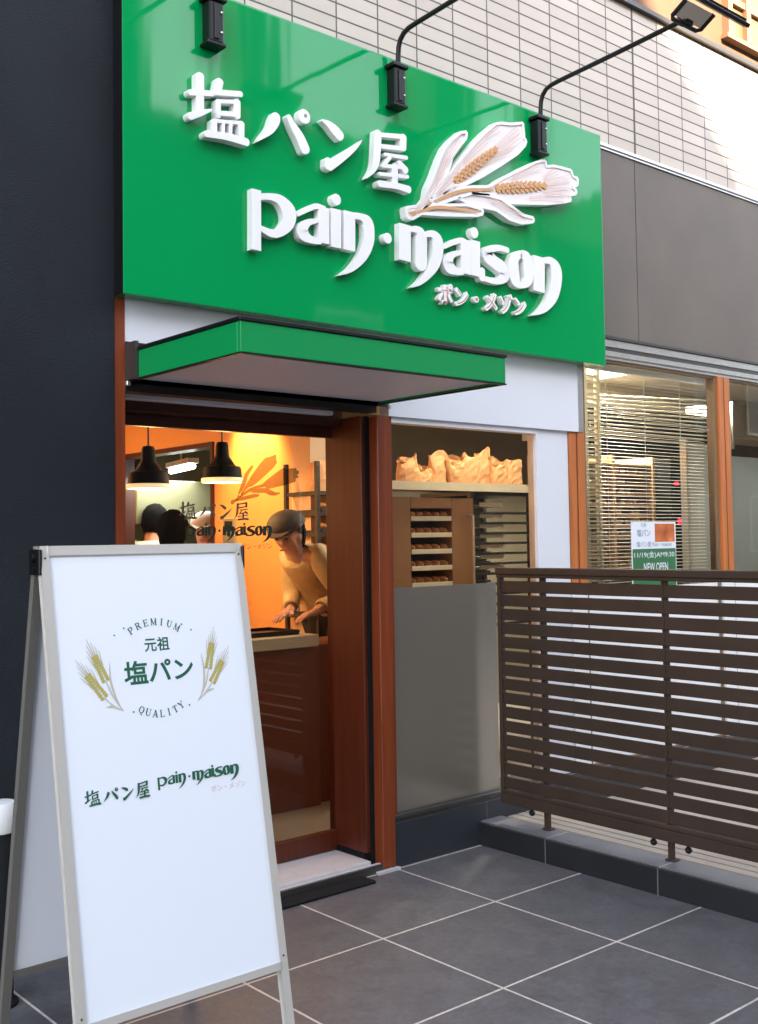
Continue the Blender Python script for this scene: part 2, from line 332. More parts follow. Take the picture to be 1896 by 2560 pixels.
# ------------------------------------------------------------------ lettering
GLY = {'shio':[[(-1.048,3.2836,0.0366),(-1.0492,3.1452,0.0348)],[(-1.0936,3.2065,0.0233),(-0.9905,3.228,0.0225)],[(-1.0944,3.112,0.0296),(-1.0476,3.1364,0.0242),(-0.9975,3.1612,0.0086)],[(-0.959,3.2845,0.0334),(-0.9691,3.2429,0.0316)],[(-0.9834,3.2354,0.0226),(-0.8601,3.2595,0.023)],[(-0.9666,3.2032,0.0221),(-0.9672,3.144,0.0221)],[(-0.9712,3.202,0.0158),(-0.8789,3.2225,0.016)],[(-0.8796,3.2223,0.0312),(-0.8802,3.1655,0.0311)],[(-0.9717,3.1538,0.0189),(-0.8757,3.1723,0.0204)],[(-0.9916,3.1185,0.0137),(-0.8577,3.1418,0.015)],[(-0.9873,3.1174,0.0248),(-0.9878,3.071,0.0248)],[(-0.9459,3.1244,0.0136),(-0.9464,3.0777,0.0136)],[(-0.9115,3.1328,0.0138),(-0.9121,3.0795,0.0138)],[(-0.8622,3.1369,0.0287),(-0.8627,3.0864,0.0265)],[(-1.0256,3.0574,0.0262),(-0.935,3.0679,0.0292),(-0.8382,3.0678,0.0328)]],'pa':[[(-0.6866,3.2128,0.0388),(-0.6947,3.1888,0.0455),(-0.7183,3.1476,0.0331),(-0.7532,3.1137,0.0182),(-0.7819,3.0853,0.0024)],[(-0.6242,3.2272,0.0213),(-0.597,3.1887,0.0363),(-0.5656,3.1502,0.0452),(-0.54,3.1066,0.0475)]],'pa_ring':[(-0.5432,3.2472,0.061),(-0.5358,3.2513,0.0186)],'n':[[(-0.4475,3.2541,0.0106),(-0.4163,3.2473,0.028),(-0.3829,3.23,0.0445),(-0.3513,3.2087,0.0453)],[(-0.4143,3.063,0.0418),(-0.3595,3.1052,0.0383),(-0.2986,3.1528,0.0279),(-0.2587,3.1875,0.0168),(-0.2296,3.2183,0.0027)],[(-0.421,3.0866,0.0329),(-0.4151,3.0645,0.0483)]],'ya':[[(-0.1346,3.2718,0.0401),(-0.1405,3.2006,0.0398),(-0.1485,3.1396,0.0358),(-0.1673,3.0972,0.0223),(-0.2061,3.0545,0.0028)],[(-0.1279,3.2675,0.0201),(0.0186,3.292,0.0219)],[(0.0161,3.2896,0.0373),(0.0127,3.2389,0.0373)],[(-0.1152,3.2175,0.0203),(0.0197,3.237,0.0213)],[(-0.0976,3.1851,0.0156),(0.0331,3.1982,0.018)],[(-0.0679,3.1783,0.0182),(-0.1078,3.1309,0.0181)],[(-0.1147,3.1295,0.016),(0.0178,3.1492,0.0177)],[(-0.0124,3.1658,0.0232),(0.0247,3.1382,0.035)],[(-0.0408,3.1419,0.0334),(-0.0426,3.0604,0.0334)],[(-0.1314,3.0892,0.016),(0.0359,3.111,0.0178)],[(-0.1346,3.0443,0.0299),(-0.0311,3.0539,0.0289),(0.0418,3.0527,0.0336)]],'P':[[(-0.789,2.8867,0.0447),(-0.7919,2.6388,0.0446)],[(-0.7749,2.8601,0.0252),(-0.7199,2.871,0.0282),(-0.6708,2.8658,0.0452),(-0.6329,2.8339,0.0691),(-0.6265,2.8014,0.0668),(-0.6406,2.7651,0.0518),(-0.6816,2.7281,0.0355),(-0.7218,2.7211,0.0326),(-0.7699,2.7328,0.022)]],'a':[[(-0.5826,2.8253,0.0198),(-0.5334,2.8546,0.0236),(-0.486,2.877,0.0232),(-0.4431,2.8736,0.0244)],[(-0.4454,2.879,0.0566),(-0.4479,2.7249,0.0565)],[(-0.4727,2.8175,0.0166),(-0.5249,2.8011,0.0273),(-0.5556,2.7728,0.0493),(-0.5537,2.7467,0.06),(-0.5213,2.7296,0.0349),(-0.4693,2.7308,0.0292)]],'i_dot':[(-0.3768,2.927,0.0488)],'i':[[(-0.379,2.885,0.0547),(-0.3818,2.7178,0.0546)]],'n1':[[(-0.3049,2.8881,0.0624),(-0.3079,2.7172,0.0622)],[(-0.2961,2.8721,0.0297),(-0.2406,2.8765,0.0308),(-0.2052,2.8592,0.0583),(-0.1958,2.8131,0.062),(-0.2045,2.76,0.0559),(-0.2337,2.7037,0.0451),(-0.2852,2.6485,0.028),(-0.3255,2.6208,0.0153),(-0.3628,2.6016,0.0023)]],'mid_dot':[(-0.0881,2.8085,0.0475)],'m':[[(0.0178,2.8903,0.0704),(0.0141,2.7234,0.0703)],[(0.0466,2.8725,0.0229),(0.0913,2.8779,0.0362),(0.115,2.8537,0.0661),(0.1154,2.7765,0.0694),(0.112,2.7204,0.0716)],[(0.1326,2.8619,0.0252),(0.1857,2.8753,0.0349),(0.217,2.8505,0.0681),(0.2192,2.7934,0.0655),(0.1964,2.7325,0.055),(0.1493,2.6761,0.0378),(0.0996,2.6328,0.0198),(0.0524,2.6082,0.003)]],'a2':[[(0.2632,2.8294,0.0216),(0.3258,2.8611,0.0267),(0.3779,2.8779,0.0265),(0.4077,2.8722,0.0297)],[(0.4065,2.8854,0.0659),(0.4022,2.7217,0.0658)],[(0.3765,2.8206,0.0197),(0.3169,2.7987,0.0328),(0.2869,2.7649,0.0621),(0.2971,2.7376,0.0633),(0.337,2.7252,0.0374),(0.3778,2.7277,0.0322)]],'i2_dot':[(0.4658,2.9306,0.0521)],'i2':[[(0.4724,2.8929,0.0624),(0.4678,2.7219,0.0623)]],'s':[[(0.6993,2.8838,0.0277),(0.6393,2.885,0.0296),(0.5758,2.8679,0.0392),(0.5555,2.8373,0.0722),(0.5977,2.8113,0.0667),(0.6563,2.7874,0.0703),(0.6714,2.7566,0.0704),(0.6426,2.7248,0.0369),(0.5793,2.7156,0.0299),(0.5021,2.7205,0.0238)],[(0.5145,2.7548,0.0369),(0.5135,2.7168,0.0384)]],'o':[[(0.7971,2.8847,0.0303),(0.751,2.8521,0.0575),(0.7394,2.7946,0.0757),(0.7557,2.7413,0.0675),(0.7961,2.722,0.0288),(0.8427,2.754,0.0596),(0.8504,2.8115,0.076),(0.8379,2.866,0.0665),(0.7971,2.8847,0.0364)]],'n2':[[(0.933,2.8897,0.0851),(0.9271,2.7094,0.085)],[(0.9607,2.8741,0.0297),(1.0214,2.8808,0.0417),(1.0595,2.8463,0.0808),(1.0636,2.7862,0.0803),(1.0373,2.7075,0.0693),(0.9831,2.6429,0.0455),(0.9262,2.6042,0.0222),(0.8749,2.5837,0.0034)]]}
WHT = {'leaf':[[(0.1497,3.034),(0.1614,3.0831),(0.1983,3.1482),(0.236,3.2299),(0.2737,3.2964),(0.3187,3.344),(0.3792,3.3957),(0.4208,3.4083),(0.4162,3.3774),(0.3623,3.3166),(0.3203,3.2644),(0.2968,3.2007),(0.2699,3.1421),(0.2107,3.0722)],[(0.1096,2.959),(0.124,2.9824),(0.195,3.0115),(0.4152,3.0538),(0.5179,3.0518),(0.5211,3.0306),(0.4823,3.0152),(0.2658,2.9777),(0.1374,2.9601)],[(0.3561,3.0772),(0.447,3.1166),(0.5705,3.1303),(0.6494,3.1293),(0.7291,3.1057),(0.8103,3.0789),(0.8897,3.0795),(0.889,3.0594),(0.8006,3.0349),(0.7108,3.0382),(0.6158,3.0676),(0.4913,3.063),(0.408,3.0659)]],'ear':[[(0.1886,3.0416),(0.2847,3.1558),(0.3911,3.2801),(0.4845,3.377),(0.5479,3.4357),(0.6202,3.4944),(0.6605,3.5097),(0.7335,3.5218),(0.8249,3.5497),(0.8324,3.4689),(0.8473,3.4655),(0.8382,3.4406),(0.7784,3.3828),(0.6543,3.2995),(0.5106,3.2083),(0.4027,3.1492),(0.328,3.1302),(0.2538,3.0755),(0.2097,3.0301)],[(0.1741,3.0231),(0.2537,3.0728),(0.3424,3.1171),(0.4479,3.1481),(0.5717,3.1744),(0.6522,3.2268),(0.7341,3.2719),(0.8177,3.3179),(0.903,3.362),(0.9549,3.3848),(0.9922,3.393),(0.9974,3.3652),(1.0546,3.3805),(1.1033,3.3839),(1.1932,3.3867),(1.2103,3.3577),(1.2468,3.3564),(1.2455,3.3204),(1.2037,3.3),(1.2352,3.2886),(1.2299,3.2697),(1.1794,3.2537),(1.1874,3.2258),(1.1328,3.2063),(0.9909,3.1702),(0.689,3.1176),(0.61,3.1409),(0.447,3.1166),(0.3264,3.066),(0.2165,3.0157),(0.1808,3.0088)]],'stalk':[[(0.0205,2.9653),(0.1173,2.994),(0.1533,3.0373),(0.2024,3.0234),(0.1342,2.9688),(0.0604,2.9216),(0.0277,2.9232)]],'grain_axis':[[(0.3358,3.1504),(0.6246,3.3706)],[(0.6189,3.173),(0.9854,3.2643)]],'gw':[0.08408349402957922,0.09112163166066743],'awn1':[[(0.5471,3.408),(0.66,3.4957)],[(0.6086,3.367),(0.8117,3.5266)],[(0.6236,3.3371),(0.8229,3.4837)],[(0.4968,3.2653),(0.7708,3.4037)],[(0.3904,3.253),(0.5789,3.4264)],[(0.2103,3.0564),(0.3903,3.2476)],[(0.2283,3.0599),(0.3431,3.1466)]],'awn2':[[(0.7334,3.2493),(0.9629,3.3664)],[(0.9693,3.2985),(1.0938,3.3655)],[(0.9946,3.2807),(1.2008,3.3468)],[(0.9938,3.2574),(1.1994,3.308)],[(0.9754,3.2248),(1.2072,3.2711)],[(0.8547,3.1695),(1.1606,3.2323)]],'core':[[(0.0749,2.9525),(0.1596,3.0099),(0.2185,3.0999),(0.2858,3.1984)],[(0.0747,2.9473),(0.1947,2.9984),(0.3399,3.0207),(0.4905,3.0347)],[(0.1954,3.0273),(0.3419,3.0983),(0.4475,3.1329),(0.5949,3.1626)],[(0.4316,3.1055),(0.57,3.1137),(0.6887,3.1064),(0.8513,3.0611)],[(0.2717,3.2165),(0.3098,3.2833),(0.3937,3.3776)],[(0.2044,3.1076),(0.2572,3.2134),(0.2955,3.2961)]],'sub':[(0.2264,2.6485),(0.8442,2.6698),(0.2174,2.5692),(0.8327,2.57)]}

def catmull(pts, sub=6):
    if len(pts) < 3: return list(pts)
    out = []
    P = [pts[0]] + list(pts) + [pts[-1]]
    for i in range(1, len(P)-2):
        p0, p1, p2, p3 = P[i-1], P[i], P[i+1], P[i+2]
        for k in range(sub):
            t = k/sub
            out.append(tuple(0.5*((2*b)+(-a+c)*t+(2*a-5*b+4*c-d)*t*t+(-a+3*b-3*c+d)*t**3) for a, b, c, d in zip(p0, p1, p2, p3)))
    out.append(tuple(pts[-1])); return out
def stroke(pts, cap='round'):
    """variable-width stroke -> (verts, faces) in 2-D"""
    P = catmull(pts); n = len(P); V = []; F = []
    tang = []
    for i in range(n):
        a, b = P[max(i-1, 0)], P[min(i+1, n-1)]
        d = Vector((b[0]-a[0], b[1]-a[1]))
        tang.append(d.normalized() if d.length > 1e-9 else Vector((1, 0)))
    for p, t in zip(P, tang):
        w = max(p[2], 0.0012)/2
        V += [(p[0]-t.y*w, p[1]+t.x*w), (p[0]+t.y*w, p[1]-t.x*w)]
    for i in range(n-1): F.append((2*i, 2*i+1, 2*i+3, 2*i+2))
    if cap == 'round':
        for e in (0, n-1):
            w = max(P[e][2], .0012)/2
            if w < 0.004*0+0.0016: continue
            t = tang[e]*(-1 if e == 0 else 1); s_ = Vector((-t.y, t.x)); k0 = len(V)
            ii = (2*e, 2*e+1) if e else (2*e+1, 2*e)
            for k in range(1, 6):
                a = math.pi*k/6
                V.append((P[e][0]+s_.x*w*math.cos(a)+t.x*w*math.sin(a)*.8, P[e][1]+s_.y*w*math.cos(a)+t.y*w*math.sin(a)*.8))
            F.append((ii[0], *range(k0, k0+5), ii[1]))
    return V, F
def disc(c, r, n=24):
    return [(c[0]+r*math.cos(2*math.pi*k/n), c[1]+r*math.sin(2*math.pi*k/n)) for k in range(n)], [tuple(range(n))]
def ring(c, r0, c1, r1, n=24):
    V = [(c[0]+r0*math.cos(2*math.pi*k/n), c[1]+r0*math.sin(2*math.pi*k/n)) for k in range(n)] + [(c1[0]+r1*math.cos(2*math.pi*k/n), c1[1]+r1*math.sin(2*math.pi*k/n)) for k in range(n)]
    return V, [(k, (k+1) % n, n+(k+1) % n, n+k) for k in range(n)]
SQUARE = ('P', 'i', 'i2')
def glyph(key):
    """list of 2-D pieces of one traced letter"""
    if key == 'pa_ring':
        a, b_ = GLY[key]; return [ring(a, a[2]/2, b_, b_[2]/2)]
    if key in ('i_dot', 'i2_dot', 'mid_dot'):
        a = GLY[key][0]; return [disc(a, a[2]/2)]
    out = []
    for k, s_ in enumerate(GLY[key]):
        straight = len(s_) == 2 and abs(s_[0][0]-s_[1][0]) < 0.01 and key in ('P', 'a', 'i', 'n1', 'm', 'a2', 'i2', 'n2')
        out.append(stroke(s_, cap='flat' if straight or key == 'o' else 'round'))
    return out
WORD = ['P', 'a', 'i', 'i_dot', 'n1', 'mid_dot', 'm', 'a2', 'i2', 'i2_dot', 's', 'o', 'n2']
KANJI = ['shio', 'pa', 'pa_ring', 'n', 'ya']
def put(mb, pieces, f, th, step=0.0005):
    for k, pc in enumerate(pieces):
        mb.polys([pc], f, th + (k % 17)*step)
    return mb
def text_mesh(body, size=1.0, bold=0.0, extrude=0.0, spacing=1.0, align='CENTER', shear=0.0):
    c = bpy.data.curves.new('lettering', 'FONT'); c.body = body; c.size = size; c.offset = bold; c.extrude = extrude
    c.align_x = align; c.align_y = 'CENTER'; c.space_character = spacing; c.shear = shear; c.resolution_u = 4
    o = bpy.data.objects.new('lettering', c); col.objects.link(o)
    dg = bpy.context.evaluated_depsgraph_get()
    me = bpy.data.meshes.new_from_object(o.evaluated_get(dg))
    bpy.data.objects.remove(o); bpy.data.curves.remove(c)
    return me
def put_text(mb, body, f, w=None, h=None, depth=0.0, wide=1.0, **kw):
    """text fitted into width w and/or height h (centred on 0,0), mapped by f(u, v, depth)"""
    me = text_mesh(body, **kw)
    xs = [v.co.x for v in me.vertices]; ys = [v.co.y for v in me.vertices]
    cx, cy = (min(xs)+max(xs))/2, (min(ys)+max(ys))/2; W, H = max(xs)-min(xs), max(ys)-min(ys)
    sx = w/W if w else h/H; sy = h/H if h else sx
    if not w: sx = sy*wide
    for v in me.vertices:
        v.co = Vector(f((v.co.x-cx)*sx, (v.co.y-cy)*sy, depth + v.co.z))
    mb.bm.from_mesh(me); bpy.data.meshes.remove(me); return mb

# ================================================================== SETTING
FY = 0.615                                   # shop-front plane
build('street', MB().box(-40, 60, -10.2, -3.4, -0.2, -0.06), M['asphalt'], kind='structure')
build('ground', MB().box(-60, 80, -60, 60, -0.6, -0.205), M['asphalt'], kind='structure')
build('paved_floor', MB().box(-6, 0.546, -3.4, FY+0.03, -0.2, 0.0), M['floor'], kind='structure')
kb = thing('kerb', 'long low dark tiled kerb with a pale top under the brown fence', 'kerb', (0.54, -1, 0))
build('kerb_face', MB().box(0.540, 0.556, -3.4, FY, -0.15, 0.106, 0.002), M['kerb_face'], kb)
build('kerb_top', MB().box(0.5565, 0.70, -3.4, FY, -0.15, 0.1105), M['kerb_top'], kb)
dk = MB()
dk.box(0.70, 6.0, -3.4, FY, -0.15, 0.062)
for x0, x1, z in ((0.70, 0.735, 0.100), (0.745, 0.80, 0.100), (0.81, 0.865, 0.100), (0.875, 0.95, 0.100)): dk.box(x0+0.001, x1, -3.4, FY, 0.0625, z, 0.002)
build('terrace', dk, M['deck'], kind='structure')

# ------------------------------------------------------------------ the shop building
shop = thing('shop_building', 'bakery building with beige tiled upper wall, grey panels, brown framed glass door and tall windows', 'building', (0, FY, 0))
X0, X1 = -1.363, 12.0
build('tile_wall', MB().box(X0, X1, FY, 6.2, 3.668, 4.535), M['tile'], shop)
fl = MB(); fl.box(X0, X1, FY-0.012, FY+0.05, 3.650, 3.667).box(X0, X1, FY-0.004, FY+0.05, 3.636, 3.6495)
fls = build('flashing', fl, M['alu'], shop)
jt = MB(); jt.box(1.925, 1.939, FY-0.002, FY+0.02, 3.669, 4.534)
build('expansion_joint', jt, mat('joint_sealant', (0.10, 0.092, 0.085), rough=0.7), shop)
gp = MB(); gp.box(1.30, 1.925, FY+0.004, FY+0.09, 2.585, 3.6358).box(1.931, 5.2, FY+0.004, FY+0.09, 2.585, 3.6358).box(5.206, X1, FY+0.004, FY+0.09, 2.585, 3.6358)
gpo = build('grey_panel', gp, M['grey_panel'], shop)
build('backing_wall', MB().box(X0, X1, FY+0.095, FY+0.2, 2.66, 3.6675), M['black_matt'], shop)
# coping and upper storey
build('coping', MB().box(X0, X1, FY-0.03, FY+0.1, 4.536, 4.562), M['alu_dark'], shop)
build('upper_wall', MB().box(X0, X1, FY+0.02, 6.2, 4.563, 7.5), M['cream_wall'], shop)
for x in (2.93, 5.0, 7.0):
    w_ = build('upper_window', MB().box(x, x+.05, FY-.03, FY+.03, 4.68, 6.4).box(x+.22, x+.27, FY-.03, FY+.03, 4.68, 6.4).box(x+.85, x+.9, FY-.03, FY+.03, 4.68, 6.4)
               .box(x+.051, x+.219, FY-.02, FY+.03, 4.9, 4.94).box(x+.271, x+.849, FY-.02, FY+.03, 4.9, 4.94).box(x-.02, x+.92, FY-.032, FY+.03, 4.65, 4.679), M['cream_frame'], shop)
    build('pane', MB().box(x+.05, x+.85, FY+.005, FY+.015, 4.68, 6.4), mat('upper_pane', (0.15, 0.10, 0.055), rough=0.3), w_)
# white fascia panel over the door and left window
wp = MB(); wp.box(-1.318, 0.0, FY-0.008, FY+0.055, 2.110, 2.66).box(0.0, 1.352, FY-0.008, FY+0.055, 2.030, 2.66)
build('white_panel', wp, M['white'], shop)
build('panel_edge_strip', MB().box(1.3525, 1.366, FY-0.004, FY+0.06, 2.03, 2.66).box(1.3665, 1.405, FY, FY+0.06, 2.03, 2.66), [M['alu']], shop)
# plinth, ledge
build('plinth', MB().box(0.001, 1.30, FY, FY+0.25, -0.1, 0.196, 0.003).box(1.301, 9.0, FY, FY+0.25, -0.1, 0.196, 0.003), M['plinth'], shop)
build('window_ledge', MB().box(0.001, 9.0, FY+0.004, FY+0.2, 0.1965, 0.212).box(0.001, 9.0, FY-0.006, FY+0.2, 0.2125, 0.232, 0.002), M['alu_dark'], shop)
# left window
lw = build('window', MB().box(0.002, 0.026, FY+0.006, FY+0.07, 0.2325, 2.03), M['brown'], shop)
build('frame_head', MB().box(0.0265, 1.03, FY+0.006, FY+0.07, 2.004, 2.0295), M['white'], lw)
build('pane', MB().quad((0.026, FY+0.035, 0.2325), (1.03, FY+0.035, 0.2325), (1.03, FY+0.035, 2.004), (0.026, FY+0.035, 2.004)), M['glass'], lw)
build('frosted_film', MB().box(0.027, 0.72, FY+0.0265, FY+0.0345, 0.2327, 1.246), M['frost'], lw)
# white post and wooden mullions
build('white_post', MB().box(1.03, 1.284, FY+0.012, FY+0.075, 0.233, 2.03, 0.003), M['white'], shop)
def wood_mullion(x0, x1, z1):
    xm = (x0+x1)/2
    p = build('wooden_mullion', MB().box(x0, xm-0.006, FY+0.003, FY+0.075, 1.19, z1, 0.003).box(xm+0.006, x1, FY+0.003, FY+0.075, 1.19, z1, 0.003).box(xm-0.0062, xm+0.0062, FY+0.05, FY+0.074, 1.19, z1), M['orange_wood'], shop)
    build('mullion_base', MB().box(x0, x1, FY+0.004, FY+0.075, 0.233, 1.1895, 0.003), M['pale_film'], shop)
    build('groove', MB().box(xm-0.0058, xm+0.0058, FY+0.012, FY+0.0495, 1.19, z1), M['alu_dark'], p)
wood_mullion(1.2845, 1.414, 2.0295)
wood_mullion(2.735, 2.862, 2.452)
wood_mullion(4.9, 5.03, 2.452)
# right windows: head frame with a stepped aluminium track, panes between mullions
build('window_head', MB().box(1.4055, 9.0, FY-0.006, FY+0.14, 2.566, 2.5845, 0.002), M['alu_dark'], shop)
hd = build('window_track', MB().box(1.4055, 9.0, FY+0.004, FY+0.14, 2.524, 2.5655, 0.002), M['alu'], shop)
build('track_groove', MB().box(1.4055, 9.0, FY+0.010, FY+0.14, 2.500, 2.5235), M['alu_dark'], hd)
build('track_lip', MB().box(1.4055, 9.0, FY+0.002, FY+0.14, 2.470, 2.4995, 0.002).box(1.4055, 9.0, FY+0.012, FY+0.14, 2.453, 2.4695), M['alu'], hd)
for a, b in ((1.415, 2.7345), (2.8625, 4.8995), (5.0305, 8.99)):
    w_ = build('window', MB().box(a, a+0.028, FY+0.02, FY+0.08, 0.233, 2.4525).box(b-0.016, b, FY+0.02, FY+0.08, 0.233, 2.4525).box(a+0.02, b-0.01, FY+0.022, FY+0.078, 2.441, 2.4523).box(a+0.02, b-0.01, FY+0.022, FY+0.078, 0.2332, 0.246), M['bronze'], shop)
    build('pane', MB().quad((a+0.028, FY+0.04, 0.233), (b-0.016, FY+0.04, 0.233), (b-0.016, FY+0.04, 2.4525), (a+0.028, FY+0.04, 2.4525)), M['glass'], w_)
    build('frosted_film', MB().box(a+0.029, b-0.017, FY+0.0345, FY+0.0375, 0.247, 1.175), M['pale_film'], w_)
# doorway: jamb posts, reveal, header, sill, door
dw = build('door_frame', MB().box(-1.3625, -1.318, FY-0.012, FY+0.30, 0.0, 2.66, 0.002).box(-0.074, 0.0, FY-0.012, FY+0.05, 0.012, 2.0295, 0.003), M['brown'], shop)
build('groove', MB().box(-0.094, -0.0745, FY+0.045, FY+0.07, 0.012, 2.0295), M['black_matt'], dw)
build('reveal_panel', MB().box(-0.094, -0.0005, FY+0.0705, 0.93, 0.085, 2.0295).box(-0.118, -0.0945, FY+0.052, 0.93, 0.075, 2.0295, 0.002), M['brown_shaded'], dw)
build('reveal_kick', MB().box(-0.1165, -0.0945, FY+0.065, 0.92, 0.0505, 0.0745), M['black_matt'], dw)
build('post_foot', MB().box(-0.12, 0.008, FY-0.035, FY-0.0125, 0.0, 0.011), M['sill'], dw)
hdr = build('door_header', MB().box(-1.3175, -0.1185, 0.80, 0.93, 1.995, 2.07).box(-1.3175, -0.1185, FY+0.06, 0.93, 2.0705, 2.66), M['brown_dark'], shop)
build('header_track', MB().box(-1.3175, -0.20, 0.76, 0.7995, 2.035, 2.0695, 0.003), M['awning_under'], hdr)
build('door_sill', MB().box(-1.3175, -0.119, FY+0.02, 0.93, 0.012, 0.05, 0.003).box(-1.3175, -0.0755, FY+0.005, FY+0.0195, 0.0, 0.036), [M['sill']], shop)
build('sill_nosing', MB().box(-1.3175, -0.0755, FY-0.010, FY+0.0045, 0.0, 0.034), M['alu_dark'], shop)
DY = 0.878
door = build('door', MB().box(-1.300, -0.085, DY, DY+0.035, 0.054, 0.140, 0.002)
             .box(-1.3165, -1.262, DY, DY+0.035, 0.1405, 1.9455, 0.002), M['brown_shaded'], shop)
build('top_rail', MB().box(-1.300, -0.085, DY, DY+0.035, 1.946, 1.994, 0.002), M['brown_dark'], door)
build('pane', MB().quad((-1.262, DY+0.015, 0.14), (-0.085, DY+0.015, 0.14), (-0.085, DY+0.015, 1.946), (-1.262, DY+0.015, 1.946)), M['glass'], door)

# word mark reused on the door glass and the sandwich board: normalise the traced letters
us = [p for k in WORD for s_ in (GLY[k] if isinstance(GLY[k][0], list) else [GLY[k]]) for p in (s_ if isinstance(s_, list) else s_)]
WX0, WX1 = -0.86, 1.33
def wordmark(mb, f, width, depth0=0.0, th=0.0):
    """flat word mark; f(u, v, d)"""
    sc = width/(WX1-WX0)
    k = 0
    for key in WORD:
        for pc in glyph(key):
            vv = [((x-(WX0+WX1)/2)*sc, (z-2.70)*sc) for x, z in pc[0]]
            kk = k
            mb.polys([(vv, pc[1])], lambda u, v, d, kk=kk: f(u, v, depth0+d+0.00006*kk), th); k += 1
    return mb
def kanji_line(mb, f, width):
    sc = width/1.13; k = 0
    base = {'shio': 3.165, 'pa': 3.165, 'pa_ring': 3.165, 'n': 3.165, 'ya': 3.165}
    for key in KANJI:
        for pc in glyph(key):
            vv = [((x+0.545)*sc, (z-3.165)*sc) for x, z in pc[0]]; kk = k
            mb.polys([(vv, pc[1])], lambda u, v, d, kk=kk: f(u, v, 0.00006*kk), 0); k += 1
    return mb
def ear_shape(mbs, f, p0, p1, width, awn):
    """drawn ear of wheat from base p0 to top p1: grains, husks and awns as flat pieces"""
    gold, husk = mbs
    p0, p1 = Vector(p0), Vector(p1); ax = p1-p0; L = ax.length; ax.normalize(); nn = Vector((-ax.y, ax.x))
    k = 0
    for i in range(9):
        t = i/8
        for sgn in (-1, 1):
            c = p0 + ax*(L*t) + nn*sgn*width*0.22*(1-0.35*t)
            d = (ax + nn*sgn*0.45).normalized(); e = Vector((-d.y, d.x)); a, b = L*0.085, width*0.17
            V = [tuple(c + d*a*math.cos(q*math.pi/4) + e*b*math.sin(q*math.pi/4)) for q in range(8)]
            gold.polys([(V, [tuple(range(8))])], lambda u, v, dd, k=k: f(u, v, 0.0004+0.00004*k), 0); k += 1
    for i in range(7):
        s_ = (i-3)/3
        a = p0 + ax*L*(0.55+0.4*(1-abs(s_))) + nn*s_*width*0.3
        b = a + (ax + nn*s_*0.22).normalized()*awn*(1-0.25*abs(s_))
        husk.polys([stroke([(a.x, a.y, width*0.13), (b.x, b.y, 0.0005)], cap='flat')], lambda u, v, dd, i=i: f(u, v, 0.0002+0.00003*i), 0)

# decals on the door glass
def fdoor(cx, cz): return lambda u, v, d: (cx+u, DY-0.0015-d, cz+v)
dec = MB(); wordmark(dec, fdoor(-0.663, 1.492), 0.50)
build('door_lettering', dec, M['dark_ink'], door)
dec = MB(); kanji_line(dec, fdoor(-0.765, 1.600), 0.335)
build('door_kanji_lettering', dec, M['grey_ink'], door)
dec = MB(); put_text(dec, 'ポン・メゾン', fdoor(-0.545, 1.448), w=0.16, bold=0.005)
build('door_small_lettering', dec, M['grey_ink'], door)
dec = MB()
def fem(u, v, d):   # the emblem of the signboard, smaller
    return (-0.50+(u-0.62)*0.30, DY-0.0015-d, 1.730+(v-3.2)*0.36)
kk = 0
for key in ('leaf', 'ear', 'stalk'):
    for pl in WHT[key]:
        dec.polys([(pl, [tuple(range(len(pl)))])], lambda u, v, d, kk=kk: fem(u, v, 0.00008*kk), 0); kk += 1
build('door_emblem', dec, M['decal_film'], door)

# interior shell
ISH = MB()
build('interior_floor', MB().box(X0, 9.0, 0.9305, 6.1, -0.1, 0.045), mat('interior_floor', (0.34, 0.30, 0.27), rough=0.35, var=0.08), shop)
build('interior_ceiling', MB().box(X0, 9.0, FY+0.21, 6.1, 2.70, 2.76), mat('interior_ceiling', (0.72, 0.70, 0.64), rough=0.7), shop)
iw = MB(); iw.box(X0, X0+0.04, 0.9305, 6.1, 0.045, 2.70).box(X0, 9.0, 6.1, 6.2, -0.1, 3.6).box(9.0, 9.1, FY, 6.2, -0.1, 3.6)
build('interior_wall', iw, mat('shop_wall_warm', (0.62, 0.36, 0.15), rough=0.6), shop)
pt = MB()
pt.box(0.80, 0.90, 2.45, 3.37, 0.045, 2.70).box(0.80, 0.90, 3.3705, 4.75, 2.17, 2.70).box(0.80, 0.90, 3.3705, 4.75, 0.045, 1.0).box(0.80, 0.90, 4.7505, 6.1, 0.045, 2.70)
build('partition_wall', pt, mat('partition_orange', (0.64, 0.32, 0.11), rough=0.55, var=0.03), shop)
build('opening_trim', MB().box(0.785, 0.905, 3.371, 3.400, 1.0, 2.169).box(0.785, 0.905, 4.72, 4.749, 1.0, 2.169).box(0.785, 0.905, 3.4005, 4.7195, 2.135, 2.169), M['brown_dark'], shop)
build('pale_pillar', MB().box(0.79, 0.93, 2.25, 2.449, 0.045, 2.70), mat('pillar_cream', (0.62, 0.42, 0.28), rough=0.5), shop)
bk = MB(); bk.box(0.9305, 9.0, 3.42, 3.5, 0.045, 2.70)
build('bakery_back_wall', bk, mat('bakery_wall', (0.16, 0.13, 0.085), rough=0.6, var=0.05), shop)
build('kitchen_wall', MB().box(2.5, 2.6, 3.5005, 6.1, 0.045, 2.70).box(0.905, 2.4995, 5.6, 5.7, 0.045, 2.70), mat('kitchen_wall', (0.30, 0.26, 0.13), rough=0.6), shop)
build('ceiling_beam', MB().box(0.95, 9.0, 2.3, 2.7, 2.35, 2.699), mat('beam_cream', (0.42, 0.38, 0.29), rough=0.6), shop)

# ------------------------------------------------------------------ dark wall left of the shop
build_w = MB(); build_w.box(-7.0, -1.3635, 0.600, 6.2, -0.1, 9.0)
tag(build('dark_wall', build_w, M['dark_wall']), 'plain charcoal rendered wall filling the left edge beside the green signboard', 'wall')

